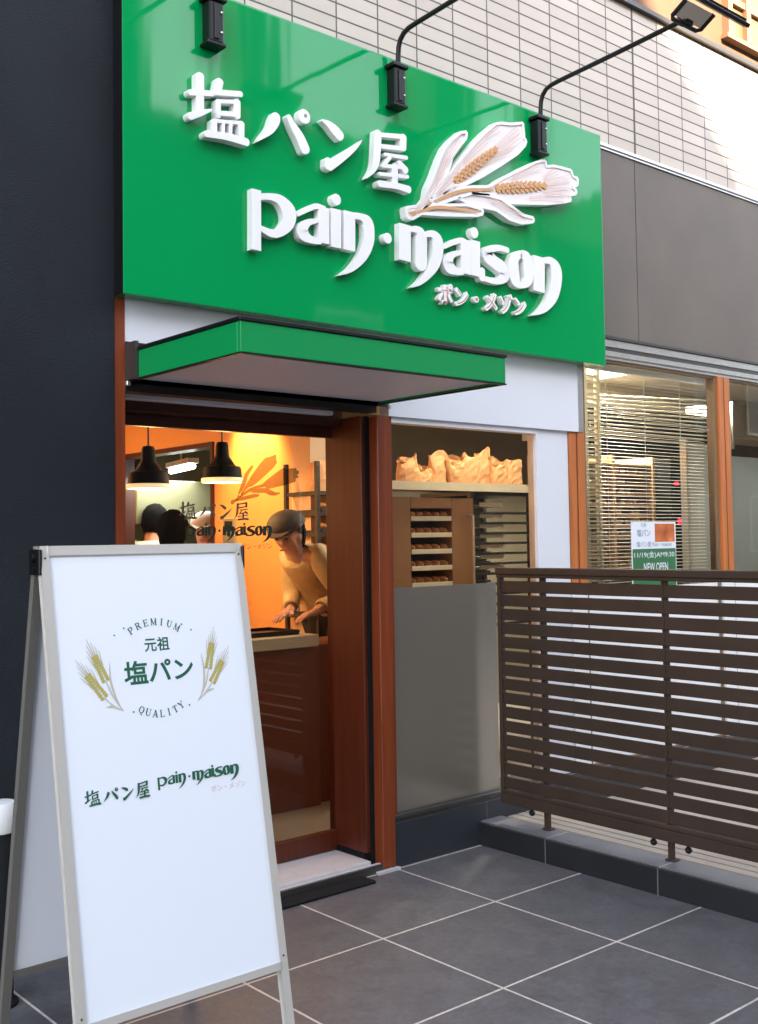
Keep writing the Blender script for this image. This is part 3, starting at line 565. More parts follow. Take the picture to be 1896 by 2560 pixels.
# ------------------------------------------------------------------ signboard
SY = 0.53
sign = thing('signboard', 'large glossy green signboard with raised white lettering and a wheat emblem over the doorway', 'sign', (0.05, SY, 2.39))
build('panel', MB().box(-1.362, 1.497, SY, FY-0.013, 2.392, 3.652, 0.003, 2), M['green'], sign)
build('sign_edge', MB().box(1.4975, 1.506, SY+0.004, FY-0.013, 2.392, 3.652, 0.001).box(-1.362, 1.506, SY+0.006, FY-0.0125, 3.6525, 3.660), mat('sign_trim', (0.05, 0.30, 0.14), rough=0.3), sign)
build('side_cap', MB().box(-1.3634, -1.3621, SY+0.002, FY-0.013, 2.392, 3.652), M['black'], sign)
def fsign(u, v, d): return (u, SY-0.0005-d, v)
LT = 0.034
for key in KANJI + WORD:
    build('letter', put(MB(), glyph(key), fsign, LT), M['letter_white'], sign)
# small line: white outlined letters with a thin coral face
(sa, sb, sc_, sd) = WHT['sub']
cx = sum(p[0] for p in WHT['sub'])/4; cz = sum(p[1] for p in WHT['sub'])/4
shear = (sb[1]-sa[1])/(sb[0]-sa[0]); sw = sb[0]-sa[0]; sh_ = 0.105
def fsub(u, v, d): return (cx+u, SY-0.0005-d, cz+v+shear*0.5*u)
sub_ = build('small_lettering', put_text(MB(), 'ポン・メゾン', fsub, w=sw, h=sh_, bold=0.052, extrude=0.013, depth=0.012), M['letter_white'], sign)
build('letter_face', put_text(MB(), 'ポン・メゾン', lambda u, v, d: fsub(u, v, d+0.0262), w=sw*0.93, h=sh_*0.80, bold=-0.018), M['coral'], sub_)
em = build('wheat_emblem', MB().polys([(WHT['stalk'][0], [tuple(range(len(WHT['stalk'][0])))])], fsign, LT+0.004), M['wheat_pale'], sign)
for i, pl in enumerate(WHT['leaf']):
    build('leaf', MB().polys([(pl, [tuple(range(len(pl)))])], fsign, LT-0.004+0.0012*i), M['wheat_pale'], em)
for i, pl in enumerate(WHT['ear']):
    build('ear', MB().polys([(pl, [tuple(range(len(pl)))])], fsign, LT+0.0007*i), M['wheat_pale'], em)
def rim(poly, w, inset=0.5):
    P = list(poly)+[poly[0]]
    return [stroke([(a[0], a[1], w), (b[0], b[1], w)], cap='flat') for a, b in zip(P, P[1:])]
rm = MB()
for key in ('leaf', 'ear', 'stalk'):
    for i, pl in enumerate(WHT[key]):
        for k, pc in enumerate(rim(pl, 0.014)): rm.polys([pc], lambda u, v, d, k=k, i=i: fsign(u, v, d), LT+0.006+0.0002*(k % 5))
build('rim', rm, M['letter_white'], em)
ln = MB(); k = 0
for a, b in WHT['awn1']+WHT['awn2']+[(c_[0], c_[-1]) for c_ in (WHT['core'][4], WHT['core'][5], WHT['core'][0], WHT['core'][3][1:])]:
    b = (a[0]+(b[0]-a[0])*.9, a[1]+(b[1]-a[1])*.9)
    for q in range(3):
        o_ = (q-1)*0.008
        ln.polys([stroke([(a[0]-o_*.4, a[1]+o_, 0.0035), (b[0]-o_*.9, b[1]+o_*2.2, 0.003)], cap='flat')], lambda u, v, d, k=k: fsign(u, v, LT+0.0074+0.00005*k), 0); k += 1
build('awn_lines', ln, M['wheat_line'], em)
cr = MB()
for k, pl in enumerate(WHT['core'][1:3]):
    n = len(pl); pts = [(p[0], p[1], 0.016*(0.35+0.65*math.sin(math.pi*(i+0.6)/(n+0.2)))) for i, p in enumerate(pl)]
    cr.polys([stroke(pts)], lambda u, v, d, k=k: fsign(u, v, LT+0.0072+0.0003*k), 0)
cr.polys([([(0.03, 2.945), (0.12, 2.975), (0.16, 3.02), (0.19, 3.02), (0.13, 2.965), (0.06, 2.932)], [(0, 1, 2, 3, 4, 5)])], lambda u, v, d: fsign(u, v, LT+0.0062), 0)
build('stalk_lines', cr, M['wheat_gold'], em)
k = 0
for (p0, p1), w in zip(WHT['grain_axis'], WHT['gw']):
    gr = MB()
    p0, p1 = Vector(p0), Vector(p1); ax = (p1-p0); L = ax.length; ax.normalize(); nn = Vector((-ax.y, ax.x))
    for i in range(11):
        t = (i+0.3)/10.6; ww = w*0.62*math.sin(math.pi*(0.12+0.80*t))**0.7
        for j in (-1, 0, 1):
            c = p0 + ax*L*(t + (0.03 if j == 0 else 0)) + nn*j*ww*0.36
            d = (ax + nn*j*0.55).normalized(); e = Vector((-d.y, d.x)); a, b = L*0.046, w*0.085
            V = [tuple(c + d*a*math.cos(q*math.pi/4) + e*b*math.sin(q*math.pi/4)) for q in range(8)]
            gr.polys([(V, [tuple(range(8))])], fsign, LT+0.0078+0.0012*((k*7) % 5)/5); k += 1
    build('grain', gr, M['wheat_gold'], em)

# ------------------------------------------------------------------ awning box over the door
aw = thing('awning', 'flat green box awning with a grey underside jutting out over the doorway', 'awning', (-0.66, FY, 2.085))
AX0, AX1, AY = -1.302, -0.045, -0.155
build('fascia', MB().box(AX0, AX1, AY, AY+0.02, 2.083, 2.186, 0.002).box(AX0, AX0+0.02, AY+0.0205, FY-0.02, 2.083, 2.186, 0.002).box(AX1-0.02, AX1, AY+0.0205, FY-0.013, 2.083, 2.186, 0.002), M['green_awning'], aw)
build('top_edge', MB().box(AX0-0.006, AX1+0.006, AY-0.006, FY-0.013, 2.1865, 2.200, 0.002), M['black'], aw)
build('underside', MB().box(AX0+0.021, AX1-0.021, AY+0.021, FY-0.013, 2.090, 2.110), M['awning_under'], aw)
build('bottom_edge', MB().box(AX0-0.003, AX1+0.003, AY-0.003, AY+0.014, 2.0775, 2.0825).box(AX0-0.003, AX0+0.014, AY+0.0145, FY-0.02, 2.0775, 2.0825).box(AX1-0.014, AX1+0.003, AY+0.0145, FY-0.02, 2.0775, 2.0825), M['black'], aw)
build('channel_shadow', MB().box(-1.318, -0.001, FY-0.0125, FY-0.0085, 2.070, 2.229, 0.001).box(-1.317, -0.076, FY-0.0125, FY+0.055, 2.040, 2.1095, 0.001), M['black'], aw)  # black boxes put in for the dark shadow above the door
build('bracket', MB().box(-1.318, -1.3035, FY-0.09, FY-0.0135, 2.08, 2.22), M['alu_dark'], aw)
for x in (-1.312, -0.012): build('fixing_clip', MB().box(x-0.008, x+0.008, FY-0.03, FY-0.0135, 2.060, 2.078, 0.002), M['alu'], aw)

# ------------------------------------------------------------------ gooseneck sign lamps
def sign_lamp(label):
    t = thing('sign_lamp', label, 'lamp', (0, SY, 3.6), 'gooseneck lamps along the top of the signboard')
    bx = MB(); bx.box(-0.033, 0.033, SY-0.058, SY-0.001, 3.428, 3.592, 0.006, 2).box(-0.048, 0.044, SY-0.070, SY-0.001, 3.5925, 3.611, 0.004).box(-0.045, 0.041, SY-0.066, SY-0.0005, 3.412, 3.4275, 0.004)
    bx.box(-0.012, 0.012, SY-0.064, SY-0.0585, 3.440, 3.58, 0.002)
    br_ = build('bracket', bx, M['black'], t)
    build('screw', MB().ball((0.022, SY-0.059, 3.55), 0.006), M['alu'], br_)
    build('screw', MB().ball((0.022, SY-0.059, 3.47), 0.006), M['alu'], br_)
    pts = [(0, SY-0.045, 3.606), (0, SY-0.046, 3.65), (0, SY-0.050, 3.69), (0, SY-0.062, 3.720), (0, SY-0.085, 3.742), (0, SY-0.12, 3.753), (0, SY-0.17, 3.757)]
    pts += [(0, 0.20, 3.764), (0, 0.0, 3.773), (0, -0.36, 3.792)]
    build('arm', MB().tube(pts, 0.0115, 14), M['black'], t, smooth=True)
    # head: a wide shallow flood-light tray facing back down at the sign, held by a glazed yoke
    hd_ = MB()
    c0 = Vector((0.045, -0.50, 3.812))
    ax = Vector((0, 0.67, -0.742)).normalized()
    u_ = Vector((1, 0, 0)); v_ = ax.cross(u_).normalized()
    def P_(a, b, d): return c0 + u_*a + v_*b + ax*d
    W_, H_ = 0.19, 0.075
    hd_.bar(P_(0, -H_, 0), P_(0, H_, 0), 2*W_, 0.020, up=ax, bev=0.005)
    for q in range(7): hd_.bar(P_(-W_*0.84+q*W_*0.28, -H_*0.8, -0.015), P_(-W_*0.84+q*W_*0.28, H_*0.8, -0.015), 0.005, 0.010, up=ax)
    h = build('head', hd_, M['black'], t)
    build('lens', MB().bar(P_(0, -H_+0.012, 0.0125), P_(0, H_-0.012, 0.0125), 2*W_-0.03, 0.004, up=ax), mat('lamp_lens', (0.55, 0.56, 0.55), rough=0.12), h)
    yk = MB()
    ya = [(-0.115, -0.455, 3.815), (-0.115, -0.385, 3.772), (-0.095, -0.372, 3.766), (0.085, -0.372, 3.766), (0.105, -0.385, 3.772), (0.105, -0.455, 3.815)]
    yk.tube(ya, 0.0105, 10)
    yk.bar((0, -0.345, 3.791), (0, -0.40, 3.776), 0.05, 0.028, bev=0.004)
    y_ = build('yoke', yk, M['black'], t)
    build('yoke_plate', MB().bar((-0.005, -0.388, 3.774), (-0.005, -0.455, 3.815), 0.19, 0.003), mat('yoke_glass', (0.34, 0.33, 0.30), rough=0.15, metal=0.6), y_)
    return t
L0 = sign_lamp('black gooseneck sign lamp clamped at the right end, its floodlight head against the sunlit wall')
L0.location = (0.955, SY, 3.6)
for x, lb in ((-0.985, 'black gooseneck sign lamp clamped at the left end, cut off by the top edge'), (-0.018, 'black gooseneck sign lamp clamped in the middle, left of the wheat emblem')):
    c = copy_tree(L0); c.location = (x, SY, 3.6); c['label'] = lb

# ------------------------------------------------------------------ sandwich board
ab = thing('sandwich_board', 'white sandwich board with green lettering and wheat ears, standing before the doorway', 'signboard', (-1.6955, -0.25, 0))
BX = -1.6955; HW = 0.3205
sl = 0.1861                                    # lean of each face: metres forward per metre down
nf = Vector((0, -0.9831, 0.1829))              # front face normal
def fb(u, v, d):                               # u right of centre, v down the face from the top edge, d proud of it
    p = Vector((BX+u, -0.25, 1.46)) + Vector((0, -0.1829, -0.9831))*v + nf*d
    return tuple(p)
nb = Vector((0, 0.9831, 0.1829))
def fk(u, v, d):
    p = Vector((BX+u, -0.205, 1.46)) + Vector((0, 0.1829, -0.9831))*v + nb*d
    return tuple(p)
def face(f, parent, up, fm):
    fr = MB()
    def brr(a, b, w, t, o=0.0):
        fr.bar(f(a[0], a[1], -t/2+o), f(b[0], b[1], -t/2+o), w, t, up=up, bev=0.004)
    brr((-HW+0.009, 0.0), (-HW+0.009, 1.47), 0.018, 0.024); brr((HW-0.009, 0.0), (HW-0.009, 1.47), 0.018, 0.024)
    brr((-HW+0.0182, 0.0095), (HW-0.0182, 0.0095), 0.019, 0.022); brr((-HW+0.0182, 1.236), (HW-0.0182, 1.236), 0.013, 0.022)
    p = build('frame', fr, fm, parent, smooth=False)
    bd = MB(); b = bmesh.new()
    vs = [b.verts.new(f(*q)) for q in ((-HW+.0177, .0187, -0.006), (HW-.0177, .0187, -0.006), (HW-.0177, 1.2305, -0.006), (-HW+.0177, 1.2305, -0.006))]
    vs2 = [b.verts.new(f(*q)) for q in ((-HW+.0177, .0187, -0.012), (HW-.0177, .0187, -0.012), (HW-.0177, 1.2305, -0.012), (-HW+.0177, 1.2305, -0.012))]
    b.faces.new(vs); b.faces.new(vs2[::-1])
    for i in range(4): b.faces.new((vs[i], vs2[i], vs2[(i+1) % 4], vs[(i+1) % 4]))
    bmesh.ops.recalc_face_normals(b, faces=b.faces[:]); bd.merge(b)
    return p, bd
fp, bd = face(fb, ab, nf, M['silver_frame'])
fpan = build('front_panel', bd, M['board_white'], ab)
for sx in (-1, 1):
    build('foot', MB().bar(fb(sx*(HW-0.0115), 1.4705, -0.012), fb(sx*(HW-0.0115), 1.482, -0.012), 0.028, 0.03, up=nf, bev=0.003), M['black_matt'], fp)
build('screw', MB().ball(fb(-HW+.009, 0.03, .0005), .0032, 8).ball(fb(HW-.009, 0.03, .0005), .0032, 8).ball(fb(-HW+.009, 1.21, .0005), .0032, 8).ball(fb(HW-.009, 1.21, .0005), .0032, 8), M['alu_dark'], fp)
rp, bd2 = face(fk, ab, nb, M['shadow_frame'])
build('rear_panel', bd2, M['board_white'], ab)
for sx in (-1, 1):
    build('foot', MB().bar(fk(sx*(HW-0.0115), 1.4705, -0.012), fk(sx*(HW-0.0115), 1.482, -0.012), 0.028, 0.03, up=nb, bev=0.003), M['black_matt'], rp)
for sx in (-1, 1):
    hg = MB()
    hg.box(BX+sx*(HW+0.006)-0.005, BX+sx*(HW+0.006)+0.005, -0.262, -0.192, 1.385, 1.455, 0.003).tube([(BX+sx*(HW+0.0115), -0.227, 1.43), (BX+sx*(HW+0.020), -0.227, 1.43)], 0.012, 12)
    hg.tube([(BX+sx*(HW+0.0115), -0.232, 1.40), (BX+sx*(HW+0.018), -0.232, 1.40)], 0.008, 12)
    build('hinge', hg, M['black'], ab)
F0 = -0.0054                                   # print lies on the panel face
def fpr(cx, cv): return lambda u, v, d: fb(cx+u, cv-v, F0+d)
pr = MB()
def arc_text(mb, word, cx, cv, rad, h, half, top=True):
    n = len(word)
    for i, ch in enumerate(word):
        t = (-1 + 2*i/(n-1))*half
        if top:
            px, pv, rot = cx+rad*math.sin(t), cv-rad*math.cos(t), -t
        else:
            px, pv, rot = cx+rad*math.sin(t), cv+rad*math.cos(t), t
        c_, s_ = math.cos(rot), math.sin(rot)
        k_ = 0
        for s2 in SERIF[ch]:
            pts = [(a*h*0.80, b*h, w*h) for a, b, w in s2]
            mb.polys([stroke(pts, cap='flat')], lambda u, v, d, k_=k_: fb(px+u*c_-v*s_, pv-(u*s_+v*c_), F0+0.0002+0.00003*k_), 0); k_ += 1
T_, N_ = 0.17, 0.075      # thick and thin strokes of the serif letters, in letter heights
def bar_(x, y, hw): return [(x-hw, y, N_), (x+hw, y, N_)]
SERIF = {
 'P': [[(-.28, -.5, T_), (-.28, .5, T_)], [(-.28, .46, N_), (.18, .44, .12), (.38, .22, T_), (.18, .0, .12), (-.28, -.02, N_)], bar_(-.28, -.47, .22), bar_(-.34, .47, .16)],
 'R': [[(-.30, -.5, T_), (-.30, .5, T_)], [(-.30, .46, N_), (.14, .44, .12), (.32, .24, T_), (.14, .03, .12), (-.30, .0, N_)], [(.05, .0, T_), (.42, -.48, T_)], bar_(-.30, -.47, .20), bar_(-.36, .47, .15), bar_(.42, -.47, .12)],
 'E': [[(-.26, -.5, T_), (-.26, .5, T_)], [(-.40, .46, N_), (.36, .46, N_)], [(-.26, .0, N_), (.22, .0, N_)], [(-.40, -.46, N_), (.40, -.46, N_)], [(.35, .5, N_), (.35, .30, N_)], [(.39, -.5, N_), (.39, -.26, N_)], [(.20, .11, N_), (.20, -.11, N_)]],
 'M': [[(-.46, -.5, N_), (-.42, .5, N_)], [(-.42, .48, T_), (.0, -.42, .12)], [(.0, -.42, N_), (.42, .48, N_)], [(.42, -.5, T_), (.42, .5, T_)], bar_(-.46, -.47, .14), bar_(.42, -.47, .18), bar_(-.48, .47, .10), bar_(.46, .47, .12)],
 'I': [[(0, -.5, T_), (0, .5, T_)], bar_(0, -.47, .22), bar_(0, .47, .22)],
 'U': [[(-.32, .5, T_), (-.32, -.15, T_), (-.05, -.46, .12), (.25, -.36, .09), (.32, -.1, N_), (.32, .5, N_)], bar_(-.32, .47, .20), bar_(.32, .47, .16)],
 'Q': [[(0, .46, N_), (-.30, .30, .14), (-.40, .0, T_), (-.30, -.30, .14), (0, -.46, N_)], [(0, .46, N_), (.30, .30, .14), (.40, .0, T_), (.30, -.30, .14), (0, -.46, N_)], [(-.05, -.40, N_), (.18, -.58, .14), (.45, -.66, N_)]],
 'A': [[(0, .5, N_), (-.38, -.5, N_)], [(0, .5, T_), (.38, -.5, T_)], [(-.22, -.14, N_), (.24, -.14, N_)], bar_(-.38, -.47, .15), bar_(.38, -.47, .18)],
 'L': [[(-.22, -.5, T_), (-.22, .5, T_)], [(-.40, -.46, N_), (.38, -.46, N_)], bar_(-.22, .47, .20), [(.38, -.5, N_), (.38, -.24, N_)]],
 'T': [[(0, -.5, T_), (0, .5, T_)], [(-.42, .46, N_), (.42, .46, N_)], [(-.42, .5, N_), (-.42, .26, N_)], [(.42, .5, N_), (.42, .26, N_)], bar_(0, -.47, .20)],
 'Y': [[(-.40, .5, T_), (.0, .0, T_)], [(.40, .5, N_), (.0, .0, N_)], [(0, -.5, T_), (0, .05, T_)], bar_(0, -.47, .20), bar_(-.40, .47, .16), bar_(.40, .47, .14)],
}
arc_text(pr, 'PREMIUM', 0.0, 0.36, 0.139, 0.0200, R(32))
build('print_lettering', pr, M['green_ink'], fpan); pr = MB()
arc_text(pr, 'QUALITY', 0.0, 0.36, 0.122, 0.0205, R(31), top=False)
build('print_lettering', pr, M['green_ink'], fpan); pr = MB()
for u, v in ((-0.095, .234), (-.126, .252), (.090, .234), (.12, .252), (-.088, .468), (.09, .468)):
    V, Fc = disc((u, v), 0.0026, 10); pr.polys([(V, Fc)], lambda a, b_, d: fb(a, b_, F0+0.0002), 0)
build('print_dots', pr, M['green_ink'], fpan)
pr = MB()
put_text(pr, '元祖', fpr(0.004, 0.2855), w=0.080, h=0.040, bold=0.018, spacing=1.05)
build('print_title', pr, M['green_ink'], fpan); pr = MB()
put_text(pr, '塩パン', fpr(0.004, 0.3605), w=0.222, h=0.066, bold=0.022, spacing=1.0)
build('print_title', pr, M['green_ink'], fpan); pr = MB()
kanji_line(pr, lambda u, v, d: fb(-0.161+u, 0.680-v, F0+0.0002+d), 0.186)
build('print_title', pr, M['green_ink'], fpan); pr = MB()
wordmark(pr, lambda u, v, d: fb(0.111+u, 0.681-v, F0+0.0002+d), 0.305)
build('print_title', pr, M['green_ink'], fpan)
pr = MB(); put_text(pr, 'ポン・メゾン', fpr(0.192, 0.712), w=0.118, bold=0.0)
build('print_small', pr, M['pink_ink'], fpan)
go, hu = MB(), MB()
fd = lambda u, v, d: fb(u, v, F0+d)
for a, b, w, aw_ in (((-0.164, 0.372), (-0.190, 0.308), 0.034, 0.060), ((-0.172, 0.418), (-0.214, 0.358), 0.034, 0.062),
                     ((0.166, 0.366), (0.1845, 0.300), 0.034, 0.058), ((0.175, 0.408), (0.212, 0.355), 0.034, 0.060)):
    go, hu = MB(), MB(); ear_shape((go, hu), fd, a, b, w, aw_)
    build('print_ear', go, M['gold_ink'], fpan); build('print_husk', hu, M['husk_ink'], fpan)
hu = MB()
for k, pts in enumerate((((-0.164, 0.374, .003), (-0.145, 0.420, .004), (-0.118, 0.462, .002)), ((-0.172, 0.419, .003), (-0.15, 0.442, .004), (-0.122, 0.459, .002)),
            ((-0.147, 0.325, .001), (-0.149, 0.375, .006), (-0.137, 0.425, .005), (-0.124, 0.455, .002)), ((-0.17, 0.447, .001), (-0.150, 0.446, .006), (-0.126, 0.457, .002)),
            ((0.166, 0.368, .003), (0.150, 0.415, .004), (0.119, 0.460, .002)), ((0.174, 0.409, .003), (0.150, 0.435, .004), (0.121, 0.458, .002)),
            ((0.145, 0.322, .001), (0.150, 0.370, .006), (0.143, 0.42, .005), (0.126, 0.452, .002)), ((0.178, 0.430, .001), (0.160, 0.432, .005), (0.138, 0.444, .002)))):
    hu.polys([stroke(list(pts))], lambda u, v, d, k=k: fd(u, v, 0.0003+0.00005*k), 0)
build('print_stem', hu, M['husk_ink'], fpan)

# ------------------------------------------------------------------ slat fence on the kerb
fe = thing('slat_fence', 'brown horizontal slat fence on the kerb in front of the windows', 'fence', (0.64, -0.7, 0.11))
FX0, FX1 = 0.642, 0.651
YA, YB = 0.548, -2.2
tr = MB(); tr.box(0.628, 0.694, YB, YA+0.012, 1.292, 1.324, 0.004, 2).box(0.634, 0.688, YB, YA+0.012, 1.2765, 1.2915, 0.002)
build('top_rail', tr, M['fence'], fe)
sp_ = MB(); pitch = 0.0671; zt = 1.2605
for i in range(15):
    z1 = zt - i*pitch; z0 = z1 - 0.0548
    for a, b in ((YA-0.014, -0.392), (-0.394, -1.30), (-1.302, YB)):
        sp_.box(FX0, FX1, b, a, z0, z1, 0.0025)
build('slat_panel', sp_, M['fence'], fe)
brl = MB(); brl.box(0.632, 0.664, YB, YA-0.013, 0.243, 0.262, 0.003).box(0.630, 0.670, YB, YA-0.013, 0.195, 0.2425, 0.003)
build('bottom_rail', brl, M['fence'], fe)
build('end_post', MB().box(0.634, 0.668, YA-0.0125, YA+0.008, 0.195, 1.2760, 0.003), M['fence'], fe)
for y, w in ((0.288, 0.015), (-0.385, 0.013), (-1.30, 0.013)):
    pp = build('post', MB().box(0.6535, 0.674, y-w, y+w, 0.1115, 1.2760, 0.003), M['fence'], fe)
    build('base_plate', MB().box(0.648, 0.690, y-0.024, y+0.024, 0.1112, 0.117, 0.002), M['fence'], pp)
for y in (0.38, -0.30, -0.47): build('foot_cap', MB().ball((0.660, y, 0.172), 0.015).tube([(0.660, y, 0.172), (0.660, y, 0.194)], 0.007, 8), M['black'], fe)

# ------------------------------------------------------------------ bollard at the left edge, mat
bo = thing('bollard', 'dark round bollard with a glossy white band, half out of the left edge', 'bollard', (-1.855, 0.40, 0))
build('shaft', MB().lathe((-1.872, 0.40, 0), [(0.0, 0.0), (0.055, 0.0), (0.055, 0.012), (0.040, 0.018), (0.040, 0.545), (0.038, 0.548)], 24), M['black_matt'], bo, smooth=True)
build('white_band', MB().lathe((-1.872, 0.40, 0), [(0.0, 0.546), (0.043, 0.546), (0.047, 0.552), (0.047, 0.632), (0.043, 0.642), (0.0, 0.644)], 24), mat('band_white', (0.82, 0.84, 0.84), rough=0.2), bo, smooth=True)
tag(build('door_mat', MB().box(-1.30, -0.20, 0.505, 0.602, 0.001, 0.013, 0.004), M['black_matt']), 'thin black rubber mat on the paving in front of the door sill', 'mat')

# ------------------------------------------------------------------ opening poster on the right window
PX0, PX1, PZ0, PZ1 = 1.852, 2.283, 1.135, 1.548
PYY = FY+0.034
po = thing('poster', 'small white and green opening poster with a bread picture stuck on the right window', 'poster', ((PX0+PX1)/2, PYY, PZ0))
build('sheet', MB().box(PX0, PX1, PYY, PYY+0.004, PZ0, PZ1), M['board_white'], po)
build('green_band', MB().quad((PX0+.006, PYY-.0006, PZ0+.006), (PX1-.006, PYY-.0006, PZ0+.006), (PX1-.006, PYY-.0006, 1.393), (PX0+.006, PYY-.0006, 1.393)), mat('poster_green', (0.03, 0.15, 0.055), rough=0.4), po)
def fp_(cx, cz, k=1): return lambda u, v, d: (cx+u, PYY-0.0009-0.0003*k-d, cz+v)
tx = MB()
put_text(tx, '11/19(金)AM9:30', fp_((PX0+PX1)/2, 1.357, 2), w=0.39, h=0.042, bold=0.004)
put_text(tx, 'NEW OPEN', fp_((PX0+PX1)/2+0.01, 1.288, 2), w=0.235, h=0.048, bold=0.010)
build('poster_lettering', tx, M['board_white'], po)
tx = MB()
put_text(tx, '塩パン', fp_(PX0+0.115, 1.486, 2), w=0.13, bold=0.01)
put_text(tx, '元祖', fp_(PX0+0.115, 1.530, 2), w=0.05, bold=0.0)
put_text(tx, '塩パン屋 Pain・maison', fp_((PX0+PX1)/2, 1.420, 2), w=0.34, bold=0.0)
build('poster_print', tx, mat('poster_ink', (0.20, 0.33, 0.42), rough=0.5), po)
m, nt, b = nodes_of('bread_picture')
tc = nt.nodes.new('ShaderNodeTexCoord'); vo = nt.nodes.new('ShaderNodeTexVoronoi'); vo.inputs['Scale'].default_value = 13
rp_ = nt.nodes.new('ShaderNodeValToRGB'); rp_.color_ramp.elements[0].color = (0.75, 0.30, 0.07, 1); rp_.color_ramp.elements[1].color = (0.30, 0.05, 0.01, 1)
e = rp_.color_ramp.elements.new(0.35); e.color = (0.60, 0.16, 0.03, 1)
nt.links.new(tc.outputs['Object'], vo.inputs['Vector']); nt.links.new(vo.outputs['Distance'], rp_.inputs[0]); nt.links.new(rp_.outputs[0], b.inputs['Base Color'])
build('bread_picture', MB().quad((2.075, PYY-.0007, 1.432), (PX1-.012, PYY-.0007, 1.432), (PX1-.012, PYY-.0007, 1.538), (2.075, PYY-.0007, 1.538)), m, po)

# ================================================================== INSIDE THE SHOP
# pendant lamps
def pendant(label):
    t = thing('pendant_lamp', label, 'lamp', (0, 0, 1.80), 'black pendant lamps over the counter')
    sh = MB().lathe((0, 0, 1.80), [(0.006, 0.225), (0.030, 0.220), (0.036, 0.205), (0.040, 0.140), (0.058, 0.112), (0.074, 0.088), (0.104, 0.076), (0.108, 0.062), (0.112, 0.020), (0.118, 0.012), (0.116, 0.008), (0.106, 0.018), (0.098, 0.062), (0.050, 0.105)], 32)
    s_ = build('shade', sh, M['shade_black'], t, smooth=True)
    build('rim', MB().lathe((0, 0, 1.80), [(0.1185, 0.014), (0.121, 0.010), (0.121, -0.008), (0.1185, -0.011), (0.108, -0.011), (0.108, 0.005)], 32), mat('lamp_rim', (0.82, 0.72, 0.40), rough=0.4, emit=(1, .85, .45), estr=0.10), s_, smooth=True)
    build('bulb', MB().ball((0, 0, 1.835), (0.032, 0.032, 0.038), 14), emitter('bulb_glow', (1.0, 0.74, 0.40), 9.0), t, smooth=True)
    build('cord', MB().tube([(0, 0, 2.02), (0, 0, 2.699)], 0.005, 8), M['black'], t)
    l = bpy.data.lights.new('pendant_glow', 'POINT'); l.energy = 3; l.color = (1.0, 0.55, 0.22); l.shadow_soft_size = 0.06
    lo = bpy.data.objects.new('pendant_glow', l); col.objects.link(lo); lo.parent = t; lo.location = (0, 0, -0.03)
    return t
p1 = pendant('black pendant lamp hanging inside the door, the left and lower one in the photo')
p1.location = (-0.35, 2.2, 1.775)
p2 = copy_tree(p1); p2.location = (0.122, 2.2, 1.82); p2['label'] = 'black pendant lamp hanging inside the door against the glowing orange wall'
# wall washer on the partition
ww = thing('wall_spotlight', 'small ceiling spotlight washing the orange wall beside the counter', 'lamp', (0.62, 2.86, 2.69))
build('can', MB().lathe((0.62, 2.86, 2.60), [(0.0, 0.099), (0.045, 0.099), (0.045, 0.0), (0.036, 0.0), (0.036, 0.03)], 20), M['black'], ww)
build('bulb', MB().ball((0.62, 2.86, 2.635), 0.02, 10), emitter('spot_glow', (1.0, .72, .36), 12), ww)
l = bpy.data.lights.new('spot_beam', 'SPOT'); l.energy = 62; l.color = (1.0, 0.52, 0.18); l.spot_size = R(75); l.spot_blend = 0.8; l.shadow_soft_size = 0.04
lo = bpy.data.objects.new('spot_beam', l); col.objects.link(lo); lo.parent = ww; lo.location = (0, 0, -0.10)
lo.rotation_euler = (Vector((-0.30, 0.0, 1))).to_track_quat('Z', 'Y').to_euler()
# ceiling lights (lit panels) and a tube light in the kitchen
def ceil_light(x, y, sx, sy, pw, label, colr, estr):
    t = thing('ceiling_light', label, 'lamp', (x, y, 2.69), 'lit ceiling lights inside the shop')
    build('housing', MB().box(x-sx-.02, x+sx+.02, y-sy-.02, y+sy+.02, 2.672, 2.699), M['white'], t)
    build('diffuser', MB().box(x-sx, x+sx, y-sy, y+sy, 2.660, 2.6715), emitter('panel_glow', colr, estr), t)
    l = bpy.data.lights.new('panel_light', 'AREA'); l.energy = pw; l.shape = 'RECTANGLE'; l.size = 2*sx; l.size_y = 2*sy; l.color = colr
    lo = bpy.data.objects.new('panel_light', l); col.objects.link(lo); lo.parent = t; lo.location = (0, 0, -0.045)
    return t
ceil_light(3.02, 1.74, 0.34, 0.26, 27, 'bright ceiling light seen through the right window under its head', (1.0, 0.93, 0.76), 3.2)
ceil_light(1.25, 1.08, 0.40, 0.10, 2.6, 'yellowish ceiling light just inside the left window', (1.0, 0.86, 0.58), 2.0)
ceil_light(-0.70, 4.4, 0.25, 0.25, 9, 'warm ceiling light over the shop counter', (1.0, 0.52, 0.22), 1.5)
tl = thing('tube_light', 'white fluorescent tube glowing in the kitchen opening behind the pendant lamps', 'lamp', (1.5, 4.6, 2.06))
build('tube', MB().tube([(1.10, 4.15, 2.055), (1.25, 4.75, 2.055)], 0.022, 10), emitter('tube_glow', (0.96, 1.0, 0.98), 2.5), tl)
build('housing', MB().bar((1.10, 4.15, 2.10), (1.25, 4.75, 2.10), 0.09, 0.04), M['white'], tl)
build('hanger', MB().tube([(1.17, 4.45, 2.12), (1.17, 4.45, 2.70)], 0.006, 6), M['white'], tl)
l = bpy.data.lights.new('tube_lamp', 'AREA'); l.energy = 4.5; l.size = 0.6; l.color = (0.96, 1.0, 0.85)
lo = bpy.data.objects.new('tube_lamp', l); col.objects.link(lo); lo.parent = tl; lo.location = (-0.3, -0.1, -0.06)
hood = thing('kitchen_hood', 'dull steel extractor hood in the kitchen behind the opening', 'hood', (1.2, 4.9, 1.75))
